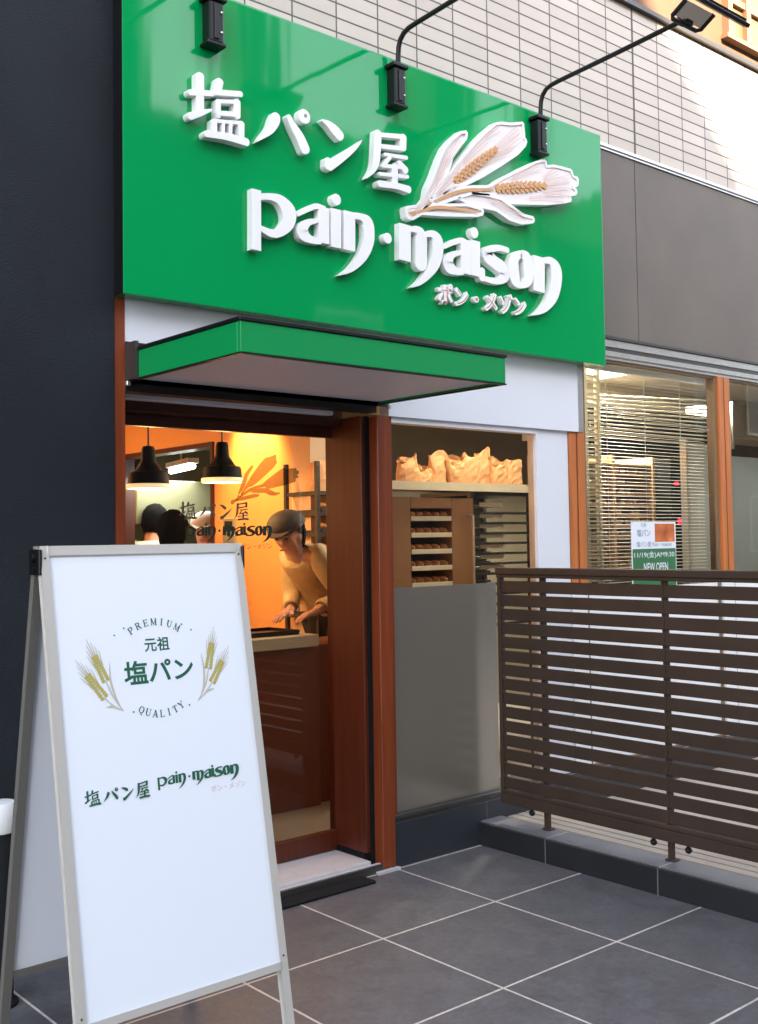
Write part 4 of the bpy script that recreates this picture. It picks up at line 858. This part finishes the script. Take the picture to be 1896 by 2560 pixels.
build('canopy', MB().box(0.95, 1.75, 4.78, 5.5, 1.62, 1.98, 0.01), mat('steel_olive', (0.20, 0.19, 0.12), rough=0.35, metal=0.5), hood)
build('duct', MB().box(1.15, 1.5, 4.95, 5.4, 1.981, 2.70), mat('duct_olive', (0.12, 0.11, 0.07), rough=0.4, metal=0.4), hood)
# switch plate and papers on the orange wall
sw_ = thing('wall_intercom', 'small grey intercom panel on the orange wall left of the capped person', 'intercom', (0.79, 3.15, 1.5))
build('plate', MB().box(0.785, 0.7995, 3.10, 3.24, 1.46, 1.63, 0.003), mat('intercom_grey', (0.20, 0.21, 0.19), rough=0.4), sw_)
build('screen', MB().box(0.7815, 0.7845, 3.125, 3.215, 1.54, 1.61), M['black'], sw_)
# counter
ct = thing('counter', 'shop counter with red-brown front and a pale top behind the door glass', 'counter', (0.1, 1.75, 0.045))
build('front', MB().box(-1.2, 0.36, 1.62, 2.05, 0.0455, 0.90, 0.004).box(0.3605, 0.785, 1.66, 2.05, 0.0455, 0.90, 0.004), mat('counter_red', (0.15, 0.036, 0.010), rough=0.42, var=0.12), ct)
build('counter_top', MB().box(-1.24, 0.33, 1.58, 2.06, 0.9005, 0.965, 0.004), mat('counter_top', (0.44, 0.40, 0.33), rough=0.35), ct)
ty = thing('bread_tray', 'small dark tray lying on the pale counter top', 'tray', (-0.02, 1.78, 0.965))
build('tray_base', MB().box(-0.10, 0.26, 1.66, 1.94, 0.966, 0.974, 0.003), M['black'], ty)
build('tray_rim', MB().box(-0.10, 0.26, 1.66, 1.668, 0.9745, 0.99).box(-0.10, 0.26, 1.932, 1.94, 0.9745, 0.99).box(-0.10, -0.092, 1.6685, 1.9315, 0.9745, 0.99).box(0.252, 0.26, 1.6685, 1.9315, 0.9745, 0.99), M['black'], ty)

# racks
paper = mat('paper_bag', (0.70, 0.37, 0.18), rough=0.7, var=0.12, vscale=14, bump=0.3, bscale=40)
paper.node_tree.nodes['Principled BSDF'].inputs['Subsurface Weight'].default_value = 0.0
crust = mat('bread_crust', (0.42, 0.17, 0.05), rough=0.6, var=0.35, vscale=30)
tray_m = mat('tray_pale', (0.66, 0.61, 0.50), rough=0.4)
dark_m = mat('rack_dark', (0.035, 0.030, 0.026), rough=0.45)
brown_m = mat('cabinet_brown', (0.30, 0.155, 0.075), rough=0.5, var=0.06)
ORD = ['top', 'second', 'third', 'fourth', 'fifth', 'sixth', 'seventh', 'eighth', 'ninth', 'tenth', 'eleventh', 'twelfth', 'thirteenth', 'fourteenth']
def tray_copies(first, n, z0, dz, where, grp):
    for i in range(n):
        o = first if i == 0 else copy_tree(first)
        o.location.z = z0 - dz*i
        o['label'] = 'baking tray on the %s level of %s' % (ORD[i], where); o['group'] = grp
def make_tray(x0, x1, y0, y1, bread, matr=None):
    t = thing('baking_tray', 'x', 'tray', ((x0+x1)/2, (y0+y1)/2, 0))
    build('tray_base', MB().box(x0, x1, y0, y1, 0, 0.012, 0.002).box(x0, x1, y0-0.006, y0-0.0005, 0, 0.026, 0.001), matr or tray_m, t)
    if bread:
        b_ = MB(); n = 5
        for k in range(n):
            cx_ = x0 + (k+.5)*(x1-x0)/n
            b_.ball((cx_, y0+0.05, 0.034), ((x1-x0)/n*0.40, 0.045, 0.022), 10)
        build('bread_row', b_, crust, t, smooth=True)
    return t
# brown proving cabinet, left
cb = thing('proving_cabinet', 'brown proving cabinet with open tray slots behind the left window', 'cabinet', (0.95, 1.5, 0.045))
build('body', MB().box(0.63, 0.775, 1.32, 1.75, 0.0455, 1.70, 0.004).box(1.09, 1.265, 1.32, 1.75, 0.0455, 1.70, 0.004).box(0.7755, 1.0895, 1.70, 1.75, 0.0455, 1.70).box(0.7755, 1.0895, 1.32, 1.6995, 1.64, 1.70), brown_m, cb)
build('handle', MB().tube([(1.215, 1.319, 1.60), (1.215, 1.275, 1.60), (1.215, 1.275, 1.18), (1.215, 1.319, 1.18)], 0.008, 8), M['alu'], cb)
t0 = make_tray(0.778, 1.087, 1.325, 1.69, True)
tray_copies(t0, 6, 1.570, 0.092, 'the brown cabinet', 'trays in the brown proving cabinet')
# dark rack, right of it
rk = thing('tray_rack', 'dark tray rack with many shallow shelves right of the brown cabinet', 'rack', (1.5, 1.55, 0.045))
rb = MB()
for x in (1.285, 1.80):
    for y in (1.36, 1.76): rb.box(x, x+0.03, y, y+0.03, 0.0455, 1.72)
rb.box(1.285, 1.83, 1.36, 1.79, 1.7205, 1.745).box(1.3155, 1.7995, 1.77, 1.785, 0.0455, 1.72)
for i in range(12): rb.box(1.3155, 1.7995, 1.37, 1.40, 0.95+0.06*i, 0.964+0.06*i).box(1.3155, 1.7995, 1.70, 1.73, 0.95+0.06*i, 0.964+0.06*i)
build('rack_frame', rb, dark_m, rk)
t1 = make_tray(1.40, 1.60, 1.405, 1.695, False)
tray_copies(t1, 7, 1.655, 0.062, 'the dark rack', 'trays in the dark rack')
# shelf of paper-bagged bread
sh = thing('wall_shelf', 'long thin shelf carrying paper bags above the bread racks', 'shelf', (1.2, 1.5, 1.75))
build('board', MB().box(0.60, 1.90, 1.28, 1.62, 1.7455, 1.768, 0.003), mat('shelf_steel', (0.30, 0.27, 0.22), rough=0.4, metal=0.3), sh)
build('lip', MB().box(0.60, 1.90, 1.272, 1.2795, 1.738, 1.785), tray_m, sh)
def paper_bag(x, y, z, w, h, rz, lean, label, grp):
    t = thing('paper_bag', label, 'paper bag', (x, y, z), grp)
    b_ = bmesh.new()
    d = w*0.50
    rnd = random.Random(int(x*1000)+int(y*77)); n = 18; rows = []
    lv_n = 8
    for r_ in range(lv_n+1):
        t_ = r_/lv_n; row = []
        for k in range(n):
            a_ = 2*math.pi*k/n; cx2, sy2 = math.cos(a_), math.sin(a_)
            px = w/2*math.copysign(abs(cx2)**0.8, cx2)*(1.0 + 0.12*math.sin(3.0*t_+x*9))*(1.02-0.05*t_)
            py = d/2*math.copysign(abs(sy2)**0.7, sy2)*(1-0.45*max(0, t_-0.45)/0.55)
            j_ = 0.35+t_
            zz = h*t_*(1 + (0.11*math.sin(a_+x*31)+0.06*math.sin(a_*3+x*17))*t_*t_)
            row.append(b_.verts.new((px+rnd.uniform(-.0035, .0035)*j_+lean*zz, py+rnd.uniform(-.005, .005)*j_, zz)))
        rows.append(row)
    for A_, B_ in zip(rows, rows[1:]):
        for k in range(n): b_.faces.new((A_[k], A_[(k+1) % n], B_[(k+1) % n], B_[k]))
    b_.faces.new(rows[0][::-1])
    mm = Matrix.Translation((x, y, z)) @ Matrix.Rotation(rz, 4, 'Z')
    build('bag', MB().merge(b_, mm), paper, t)
    lo_ = MB()
    for k in range(2): lo_.ball((x+(k-.5)*w*.45+lean*h*.8, y-d*0.05, z+h*0.82), (w*.20, d*.24, h*.12), 10)
    build('loaf', lo_, crust, t, smooth=True)
    return t
BAGL = ['first from the left, tilted outwards', 'second from the left, short', 'third from the left, tall and pointed', 'fourth from the left, with crust showing', 'fifth from the left', 'sixth from the left, the tallest', 'seventh from the left', 'last on the right beside the white post']
for k, (x, w, h, ln_) in enumerate(((0.86, .15, .16, -.12), (0.985, .11, .11, .1), (1.11, .15, .185, .08), (1.235, .13, .17, -.05), (1.355, .13, .18, .12), (1.475, .14, .225, .10), (1.60, .13, .17, -.1), (1.735, .15, .165, .05))):
    paper_bag(x, 1.42+0.02*(k % 3), 1.7685, w, h, 0.1*(k % 3-1), ln_, 'paper bag of bread on the long shelf, ' + BAGL[k], 'paper bags of bread on the long shelf')
# narrow rack seen through the door, right of the capped person
nk = thing('bread_rack', 'dark narrow bread rack behind the capped person, seen at the right of the door', 'rack', (0.9, 1.95, 0.045))
nb_ = MB()
for x in (0.52, 0.98):
    for y in (2.30, 2.62): nb_.box(x+.22, x+.245, y-.18, y-.155, 0.0455, 1.95)
for i in range(10): nb_.box(0.745, 1.20, 2.125, 2.44, 0.62+0.125*i, 0.645+0.125*i)
build('rack_frame', nb_, dark_m, nk)
t2 = make_tray(0.775, 1.17, 2.13, 2.42, True, dark_m)
tray_copies(t2, 6, 1.646, 0.125, 'the narrow rack behind the capped person', 'trays in the narrow rack')
paper_bag(0.86, 2.24, 1.771, .20, .20, 0.1, 0.05, 'brown paper bag on the narrow rack, left of its pair', 'paper bags on the narrow rack')
paper_bag(1.07, 2.25, 1.771, .20, .19, -0.1, 0.0, 'brown paper bag on the narrow rack, right of its pair', 'paper bags on the narrow rack')
# things behind the right window
bl = thing('window_blind', 'pale venetian blind with thin open slats hanging inside the right window', 'blind', (2.1, 0.71, 2.43))
sl_ = MB()
for i in range(58): sl_.bar((1.46, 0.712, 1.205+0.0205*i), (2.70, 0.712, 1.205+0.0205*i), 0.0165, 0.0014, up=(0, -0.22, 0.975))
build('slat_set', sl_, mat('blind_pale', (0.62, 0.60, 0.54), rough=0.45), bl)
build('head_rail', MB().box(1.455, 2.705, 0.698, 0.726, 2.405, 2.440, 0.003), M['white'], bl)
build('bottom_rail', MB().box(1.46, 2.70, 0.702, 0.722, 1.180, 1.194, 0.003), M['white'], bl)
for x in (1.72, 2.08, 2.44): build('cord', MB().tube([(x, 0.702, 1.19), (x, 0.702, 2.41)], 0.0018, 6), M['white'], bl)
hv = thing('slatted_hood', 'slatted metal louvre under the ceiling behind the right window', 'louvre', (3.2, 1.5, 2.3))
lv_ = MB()
for i in range(11):
    z = 2.12 + 0.031*i
    lv_.bar((2.10, 1.30+0.012*i, z-0.004*i), (3.95, 1.30+0.012*i, z+0.004*i), 0.030, 0.010, up=(0, -0.2, 0.98))
build('slat_set', lv_, mat('louvre_pale', (0.62, 0.58, 0.46), rough=0.5), hv)
build('gap_shade_sheet', MB().box(2.10, 3.95, 1.46, 1.48, 2.06, 2.36), M['shade_black'], hv)  # black sheet added so the gaps between slats read dark
build('side_rail', MB().box(2.08, 2.098, 1.26, 1.66, 2.10, 2.45).box(3.952, 3.97, 1.26, 1.66, 2.10, 2.45).box(2.085, 2.095, 1.45, 1.47, 2.45, 2.699).box(3.955, 3.965, 1.45, 1.47, 2.45, 2.699), M['alu'], hv)
bk_ = thing('shelf_unit', 'brown shelf unit with crowded shelves behind the right window', 'shelves', (2.9, 1.7, 0.045))
sb_ = MB()
for x in (2.45, 2.95, 3.42): sb_.box(x, x+.03, 1.60, 1.95, 0.0455, 2.04)
for i in range(14): sb_.box(2.4805, 3.4195, 1.61, 1.94, 1.02+0.073*i, 1.037+0.073*i)
build('carcass', sb_, mat('shelf_brown', (0.34, 0.20, 0.10), rough=0.5, var=0.15), bk_)
gd = MB(); rnd = random.Random(3)
for i in range(13):
    x = 2.50
    while x < 3.36:
        w = rnd.uniform(.03, .11)
        if rnd.random() < .75: gd.box(x, x+w, 1.66, 1.80, 1.0375+0.073*i, 1.0375+0.073*i+rnd.uniform(.02, .05), 0.004)
        x += w + rnd.uniform(0.005, .04)
go_ = build('stored_goods', gd, mat('goods_mixed', (0.42, 0.30, 0.16), rough=0.5, var=0.6, vscale=9), bk_)
go_['kind'] = 'stuff'
up_ = MB()
for x in (1.60, 1.715): up_.box(x, x+.026, 0.76, 0.785, 0.0455, 2.42)
cr_ = thing('ladder_rack', 'pale upright rack with close rungs just inside the right window', 'rack', (1.67, 0.77, 0.045))
build('upright', up_, mat('upright_pale', (0.78, 0.74, 0.60), rough=0.4), cr_)
rg = MB()
for i in range(42): rg.box(1.6265, 1.7145, 0.765, 0.78, 1.02+0.033*i, 1.033+0.033*i)
build('rung', rg, mat('rung_pale', (0.62, 0.58, 0.46), rough=0.4), cr_)
pn = thing('partition_screen', 'pale grey-green screen standing inside the right window near the wooden mullion', 'screen', (3.6, 1.25, 0.045))
build('screen_panel', MB().box(3.30, 3.66, 1.22, 1.26, 0.0455, 2.10, 0.004), mat('screen_grey', (0.44, 0.47, 0.43), rough=0.3), pn)
build('screen_post', MB().box(3.27, 3.2995, 1.215, 1.265, 0.0455, 2.14).box(3.6605, 3.69, 1.215, 1.265, 0.0455, 2.14), M['alu'], pn)
build('notice', MB().box(3.55, 3.65, 1.214, 1.2195, 1.53, 1.72), M['board_white'], pn)
ds = thing('dark_cabinet', 'black cabinet with red lamps between the shelves and the pale screen', 'cabinet', (3.52, 1.5, 0.045))
build('body', MB().box(3.43, 3.62, 1.45, 1.59, 0.0455, 2.02, 0.004), M['shade_black'], ds)
build('indicator', MB().box(3.47, 3.51, 1.443, 1.4495, 1.83, 1.855).box(3.50, 3.53, 1.443, 1.4495, 1.55, 1.59), emitter('red_lamp', (1.0, 0.02, 0.06), 0.6), ds)
cn = thing('low_bench', 'low brown bench against the inside of the right window', 'bench', (2.2, 1.2, 0.045))
build('bench_top', MB().box(1.95, 2.95, 1.02, 1.38, 1.16, 1.20, 0.004), dark_m, cn)
build('bench_body', MB().box(1.97, 2.93, 1.04, 1.36, 0.0455, 1.1595), mat('bench_brown', (0.24, 0.10, 0.045), rough=0.45), cn)
pb = thing('blue_screen', 'pale blue-grey panel behind the far right pane', 'screen', (4.2, 1.2, 0.045))
build('screen_panel', MB().box(3.86, 5.2, 1.30, 1.34, 0.0455, 2.05, 0.004), mat('screen_blue', (0.46, 0.52, 0.53), rough=0.35), pb)
build('screen_foot', MB().box(3.9, 4.0, 1.25, 1.39, 0.0455, 0.08), M['alu'], pb)

# ================================================================== PEOPLE
def skin(joints, edges, sub=2):
    """joints: name -> (co, radius); edges: name pairs; one continuous tapered surface"""
    names = list(joints); idx = {n: i for i, n in enumerate(names)}
    me = bpy.data.meshes.new('skin')
    me.from_pydata([joints[n][0] for n in names], [(idx[a], idx[b]) for a, b in edges], [])
    o = bpy.data.objects.new('skin', me); col.objects.link(o)
    md = o.modifiers.new('s', 'SKIN'); md.use_smooth_shade = True
    for i, n in enumerate(names):
        r = joints[n][1]; r = r if isinstance(r, tuple) else (r, r)
        me.skin_vertices[0].data[i].radius = r
        me.skin_vertices[0].data[i].use_root = (i == 0)
    sd = o.modifiers.new('u', 'SUBSURF'); sd.levels = sub; sd.render_levels = sub
    dg = bpy.context.evaluated_depsgraph_get()
    out = bpy.data.meshes.new_from_object(o.evaluated_get(dg))
    bpy.data.objects.remove(o); bpy.data.meshes.remove(me)
    return out
skin_m = mat('skin', (0.46, 0.24, 0.165), rough=0.5, var=0.06, vscale=20)
hair_m = mat('hair_black', (0.0012, 0.001, 0.001), rough=0.9, spec=0.06)
feat_m = mat('face_feature', (0.05, 0.02, 0.018), rough=0.5)
lip_m = mat('lip', (0.38, 0.12, 0.10), rough=0.5)
def person(label, J, look, shirt_col, trouser_col, apron_col=None, cap=None, hair_len=0.05, curl=0.5):
    """J: joint positions in world metres; look: facing direction of the head"""
    g = {k: Vector(v) for k, v in J.items()}
    t = thing('person', label, 'person', (g['ankle_l'].x/2+g['ankle_r'].x/2, g['ankle_l'].y/2+g['ankle_r'].y/2, 0.045))
    look = Vector(look).normalized()
    head = g['head']; nk_ = g['neck']
    upv = (head-nk_).normalized(); upv = (upv - look*upv.dot(look)).normalized(); sdv = look.cross(upv).normalized()
    def H(f, s_, u): return tuple(head + look*f + sdv*s_ + upv*u)
    j = {'pelvis': (g['pelvis'], .105), 'waist': (g['waist'], .10), 'chest': (g['chest'], .115), 'neck': (g['neck'], .052), 'skull': (H(-.012, 0, -.03), .074), 'crown': (H(-.012, 0, .055), .086),
         'jaw': (H(.045, 0, -.075), .040), 'nose': (H(.100, 0, -.018), .012)}
    e = [('pelvis', 'waist'), ('waist', 'chest'), ('chest', 'neck'), ('neck', 'skull'), ('skull', 'crown'), ('skull', 'jaw'), ('skull', 'nose')]
    for s_ in ('l', 'r'):
        sg = 1 if s_ == 'r' else -1
        j['ear_'+s_] = (H(-.01, sg*.088, -.02), .014); e.append(('skull', 'ear_'+s_))
        j['shoulder_'+s_] = (g['shoulder_'+s_], .058); j['elbow_'+s_] = (g['elbow_'+s_], .042); j['wrist_'+s_] = (g['wrist_'+s_], .028)
        wr, el = g['wrist_'+s_], g['elbow_'+s_]; d = (wr-el).normalized(); hd = Vector(J.get('hand_'+s_, tuple(d))).normalized()
        side = hd.cross(Vector((0, 0, 1))); side = side.normalized() if side.length > .1 else Vector((1, 0, 0)); pn_ = side.cross(hd).normalized()
        palm = wr + hd*0.055
        j['palm_'+s_] = (palm, (.030, .018)); e += [('chest', 'shoulder_'+s_), ('shoulder_'+s_, 'elbow_'+s_), ('elbow_'+s_, 'wrist_'+s_), ('wrist_'+s_, 'palm_'+s_)]
        for k, (off, ln_) in enumerate(((-.026, .062), (-.009, .074), (.009, .070), (.026, .054))):
            a = palm + side*off + hd*.035; b = a + hd*ln_*.5 - pn_*curl*.012; c = b + (hd*.8 - pn_*curl).normalized()*ln_*.5
            for q, (co, r) in enumerate(((a, .0095), (b, .0088), (c, .0072))): j['f%d%d_%s' % (k, q, s_)] = (co, r)
            e += [('palm_'+s_, 'f%d0_%s' % (k, s_)), ('f%d0_%s' % (k, s_), 'f%d1_%s' % (k, s_)), ('f%d1_%s' % (k, s_), 'f%d2_%s' % (k, s_))]
        a = wr + hd*.03 - side*.030*sg; b = a - side*.022*sg + hd*.022; c = b + hd*.026
        for q, (co, r) in enumerate(((a, .011), (b, .010), (c, .008))): j['t%d_%s' % (q, s_)] = (co, r)
        e += [('wrist_'+s_, 't0_'+s_), ('t0_'+s_, 't1_'+s_), ('t1_'+s_, 't2_'+s_)]
        j['hip_'+s_] = (g['hip_'+s_], .082); j['knee_'+s_] = (g['knee_'+s_], .056); j['ankle_'+s_] = (g['ankle_'+s_], .038)
        toe = g['ankle_'+s_] + Vector((look.x, look.y, 0)).normalized()*.15 - Vector((0, 0, .05)); j['toe_'+s_] = (toe, .034)
        e += [('pelvis', 'hip_'+s_), ('hip_'+s_, 'knee_'+s_), ('knee_'+s_, 'ankle_'+s_), ('ankle_'+s_, 'toe_'+s_)]
    mb = MB(); mb.addmesh(skin(j, e))
    body = build('body', mb, skin_m, t, smooth=True)
    ft = MB()
    for sg in (-1, 1):
        ft.ball(H(.082, sg*.032, .008), (.012, .012, .007), 8); ft.bar(H(.088, sg*.016, .030), H(.080, sg*.048, .032), .006, .006)
    build('eye', ft, feat_m, t)
    build('mouth', MB().bar(H(.086, -.022, -.060), H(.086, .022, -.060), .010, .007, bev=.002), lip_m, t)
    # shirt
    sj = {k: (j[k][0], j[k][1]+.016) for k in ('waist', 'chest')}
    sj['collar'] = (tuple(nk_*0.85+g['chest']*0.15), .066); sj['throat'] = (tuple(nk_*0.45+g['chest']*0.55), .108); sj['hem'] = (tuple(g['pelvis']*0.7+g['waist']*0.3), .125)
    se = [('waist', 'chest'), ('chest', 'throat'), ('throat', 'collar'), ('waist', 'hem')]
    for s_ in ('l', 'r'):
        sj['sh_'+s_] = (j['shoulder_'+s_][0], .076); sj['el_'+s_] = (j['elbow_'+s_][0], .060); w_ = g['elbow_'+s_]*.2+g['wrist_'+s_]*.8
        sj['cu_'+s_] = (tuple(w_), .046); se += [('chest', 'sh_'+s_), ('sh_'+s_, 'el_'+s_), ('el_'+s_, 'cu_'+s_)]
    shm = mat('shirt_cloth', shirt_col, rough=0.85, var=0.16, vscale=9, bump=1.0, bscale=16)
    build('shirt', MB().addmesh(skin(sj, se)), shm, t, smooth=True)
    tj = {'pelvis': (g['pelvis'], .128)}; te = []
    for s_ in ('l', 'r'):
        tj['hip_'+s_] = (g['hip_'+s_], .10); tj['knee_'+s_] = (g['knee_'+s_], .072); tj['an_'+s_] = (tuple(g['ankle_'+s_]+Vector((0, 0, .03))), .056)
        te += [('pelvis', 'hip_'+s_), ('hip_'+s_, 'knee_'+s_), ('knee_'+s_, 'an_'+s_)]
    build('trousers', MB().addmesh(skin(tj, te)), mat('trouser_cloth', trouser_col, rough=0.8), t, smooth=True)
    # collar and cuffs
    cl = MB(); a0 = nk_*.82+g['chest']*.18; ad = (nk_-g['chest']).normalized()
    cl.tube([a0 - ad*.035, a0 - ad*.005, a0 + ad*.016], [.078, .070, .062], 18, cap=False)
    build('collar', cl, shm, t, smooth=True)
    for s_ in ('l', 'r'):
        e0, w0 = g['elbow_'+s_], g['wrist_'+s_]; c0 = e0*.2+w0*.8; dd = (w0-e0).normalized()
        build('cuff', MB().tube([c0-dd*.028, c0+dd*.004, c0+dd*.010], [.052, .054, .046], 16, cap=False), shm, t, smooth=True)
    if apron_col:
        aj = {'a': (tuple(g['waist']*1.0), .138), 'b': (g['pelvis'], .150), 'c': (tuple(g['pelvis']*.45+(g['knee_l']+g['knee_r'])*.275), .150), 'd': (tuple((g['knee_l']+g['knee_r'])*.5), .14)}
        build('apron', MB().addmesh(skin(aj, [('a', 'b'), ('b', 'c'), ('c', 'd')])), mat('apron_cloth', apron_col, rough=0.8), t, smooth=True)
    # hair: a shell over the skull, open at the face
    hb = bmesh.new(); bmesh.ops.create_uvsphere(hb, u_segments=28, v_segments=18, radius=1)
    hb.normal_update()
    kill = [v for v in hb.verts if (v.co.x > 0.12 and v.co.z < 0.42) or v.co.z < -0.62-hair_len*4]
    bmesh.ops.delete(hb, geom=kill, context='VERTS')
    M4 = Matrix((look, sdv, upv)).transposed().to_4x4(); M4.translation = head
    rnd = random.Random(5)
    for v in hb.verts:
        v.co *= 1+rnd.uniform(-.045, .055)
        v.co = Vector((v.co.x*.103-.016, v.co.y*.096, v.co.z*(.108 if v.co.z > 0 else .118+hair_len)+.035))
    bmesh.ops.solidify(hb, geom=hb.faces[:], thickness=-0.008)
    if cap:
        bmesh.ops.delete(hb, geom=[v for v in hb.verts if v.co.z > 0.055], context='VERTS')
    build('hair', MB().merge(hb, M4), hair_m, t, smooth=True)
    if cap:
        cm = mat('cap_cloth', cap, rough=0.8)
        cb_ = bmesh.new(); bmesh.ops.create_uvsphere(cb_, u_segments=28, v_segments=18, radius=1)
        bmesh.ops.delete(cb_, geom=[v for v in cb_.verts if v.co.z < -0.05], context='VERTS')
        for v in cb_.verts: v.co = Vector((v.co.x*.118-.012, v.co.y*.108, v.co.z*(.084+.012*v.co.x)+.050))
        bmesh.ops.solidify(cb_, geom=cb_.faces[:], thickness=-0.006)
        c_ = build('cap', MB().merge(cb_, M4), cm, t, smooth=True)
        bb = MB()
        pts = [(.085, -.075), (.118, -.060), (.142, -.035), (.150, 0), (.142, .035), (.118, .060), (.085, .075)]
        V = [H(a, s_, .066-(a-.085)*.22) for a, s_ in pts]; V2 = [H(a, s_, .060-(a-.085)*.22) for a, s_ in pts]
        b3 = bmesh.new(); A = [b3.verts.new(v) for v in V]; B = [b3.verts.new(v) for v in V2]
        b3.faces.new(A); b3.faces.new(B[::-1])
        for k in range(len(A)): b3.faces.new((A[k], B[k], B[(k+1) % len(A)], A[(k+1) % len(A)]))
        bmesh.ops.recalc_face_normals(b3, faces=b3.faces[:])
        build('brim', bb.merge(b3), cm, c_)
    return t
# bending worker behind the counter end
person('person in a dark cap and cream shirt bending over the counter',
       dict(pelvis=(0.90, 2.18, 0.95), waist=(0.80, 2.16, 1.15), chest=(0.63, 2.11, 1.34), neck=(0.515, 2.06, 1.435), head=(0.452, 2.03, 1.510),
            shoulder_l=(0.585, 1.95, 1.395), shoulder_r=(0.64, 2.26, 1.385), elbow_l=(0.715, 1.86, 1.15), elbow_r=(0.64, 2.25, 1.13), wrist_l=(0.515, 1.83, 1.07), wrist_r=(0.49, 2.06, 1.06),
            hand_l=(-.9, .1, -.25), hand_r=(-.9, -.25, -.2),
            hip_l=(0.90, 2.09, 0.90), hip_r=(0.90, 2.27, 0.90), knee_l=(0.87, 2.09, 0.50), knee_r=(0.87, 2.27, 0.50), ankle_l=(0.90, 2.09, 0.13), ankle_r=(0.90, 2.27, 0.13)),
       (-0.78, -0.42, -0.46), (0.50, 0.37, 0.20), (0.02, 0.02, 0.022), (0.006, 0.006, 0.007), cap=(0.026, 0.017, 0.014))
def standing(x, y, face, hgt, lean=(0, 0)):
    f = Vector((face[0], face[1], 0)).normalized(); s_ = Vector((f.y, -f.x, 0))
    s = hgt/1.70
    def P_(fw_, sd, z): return tuple(Vector((x, y, 0.045)) + f*fw_*s + s_*sd*s + Vector((0, 0, z*s)))
    return dict(pelvis=P_(0, 0, .92), waist=P_(.0, 0, 1.08), chest=P_(.01, 0, 1.27), neck=P_(.01, 0, 1.43), head=P_(.045, 0, 1.56),
                shoulder_l=P_(0, -.17, 1.38), shoulder_r=P_(0, .17, 1.38), elbow_l=P_(.02, -.24, 1.12), elbow_r=P_(.02, .24, 1.12), wrist_l=P_(.16, -.20, .94), wrist_r=P_(.16, .20, .94),
                hip_l=P_(0, -.09, .87), hip_r=P_(0, .09, .87), knee_l=P_(.02, -.09, .48), knee_r=P_(.02, .09, .48), ankle_l=P_(-.02, -.09, .08), ankle_r=P_(-.02, .09, .08))
person('person with short black hair and white top, farthest left in the kitchen opening', standing(1.05, 4.70, (0.9, 0.5), 1.73), (0.85, 0.5, -0.25), (0.72, 0.68, 0.58), (0.05, 0.05, 0.06))
person('person with black hair and black clothes standing inside behind the board top', standing(0.47, 3.40, (0.8, 0.6), 1.63), (0.7, 0.7, -0.2), (0.014, 0.013, 0.014), (0.02, 0.02, 0.02))
person('person in a pale top facing out from the kitchen opening, behind the door lettering', standing(1.22, 4.15, (-0.75, -0.65), 1.66), (-0.7, -0.65, -0.3), (0.62, 0.55, 0.46), (0.05, 0.05, 0.06), cap=(0.42, 0.36, 0.33))

# ================================================================== ACROSS THE STREET (out of view, shaped to be mirrored and to shade the shop front)
def block(name, label, x0, x1, zt, m_, gable=None, yb=-19):
    t = thing(name, label, 'building', ((x0+x1)/2, -11, -0.06))
    b_ = MB(); b_.box(x0, x1, yb, -11, -0.06, zt)
    if gable:
        bb = bmesh.new(); xr, zr, xe = gable
        pr_ = [(x0, zt+.001), (xe, zt+.001), (xr, zr), (x0, zr)]
        A = [bb.verts.new((x, -11, z)) for x, z in pr_]; B = [bb.verts.new((x, -19, z)) for x, z in pr_]
        bb.faces.new(A); bb.faces.new(B[::-1])
        for k in range(4): bb.faces.new((A[k], B[k], B[(k+1) % 4], A[(k+1) % 4]))
        bmesh.ops.recalc_face_normals(bb, faces=bb.faces[:]); b_.merge(bb)
    build('wall', b_, m_, t)
    z = 1.0; k = 0
    while z < zt-2:
        x = x0+0.8
        while x < x1-1.6:
            w_ = build('window', MB().box(x, x+1.3, -10.995, -10.93, z, z+1.5), M['alu'], t)
            build('pane', MB().box(x+.06, x+1.24, -10.929, -10.92, z+.06, z+1.44), mat_pane, w_)
            x += 2.4
        z += 3.1
    return t
mat_pane = mat('far_pane', (0.05, 0.06, 0.07), rough=0.08)
block('house', 'unseen pale house across the street, its roof slope shaped for the sun patch', -12.0, 1.0, 10.05, mat('far_render', (0.30, 0.27, 0.24), rough=0.7), gable=(-3.6, 14.4, 0.995))  # roof slope shaped to draw the edge of the sun patch
mat_far = mat('far_wall', (0.045, 0.042, 0.040), rough=0.8, var=0.2)
for x0, x1, zt, yb, lb in ((1.05, 2.6, 10.0, -13, 'unseen narrow dark block across the street beside the gabled house'), (2.65, 5.05, 11.5, -13, 'unseen tall dark block across the street, right of the narrow one'), (5.1, 6.8, 8.4, -17, 'unseen dark flat-roofed house across the street'), (6.85, 7.6, 12.0, -12, 'unseen slim tower across the street, added for reflections'),
        (7.65, 11.3, 8.9, -16, 'unseen low block across the street beside the slim tower'), (11.35, 12.6, 12.0, -12.2, 'unseen wide tower across the street, added for reflections'), (12.65, 14.2, 7.0, -14, 'unseen small flat house across the street'),
        (14.25, 14.7, 12.0, -11.6, 'unseen thin tower across the street, added for reflections'), (14.75, 16.6, 8.0, -13, 'unseen square block across the street'), (17.0, 17.3, 9.5, -11.5, 'unseen thinnest tower across the street, added for reflections'), (17.35, 19.6, 4.2, -14, 'unseen garage across the street'), (19.65, 32.0, 10.5, -19, 'unseen broad block across the street far to the right')):
    block('house', lb, x0, x1, zt, mat_far, yb=yb)  # heights and gaps shaped for the sky strips mirrored in the sign
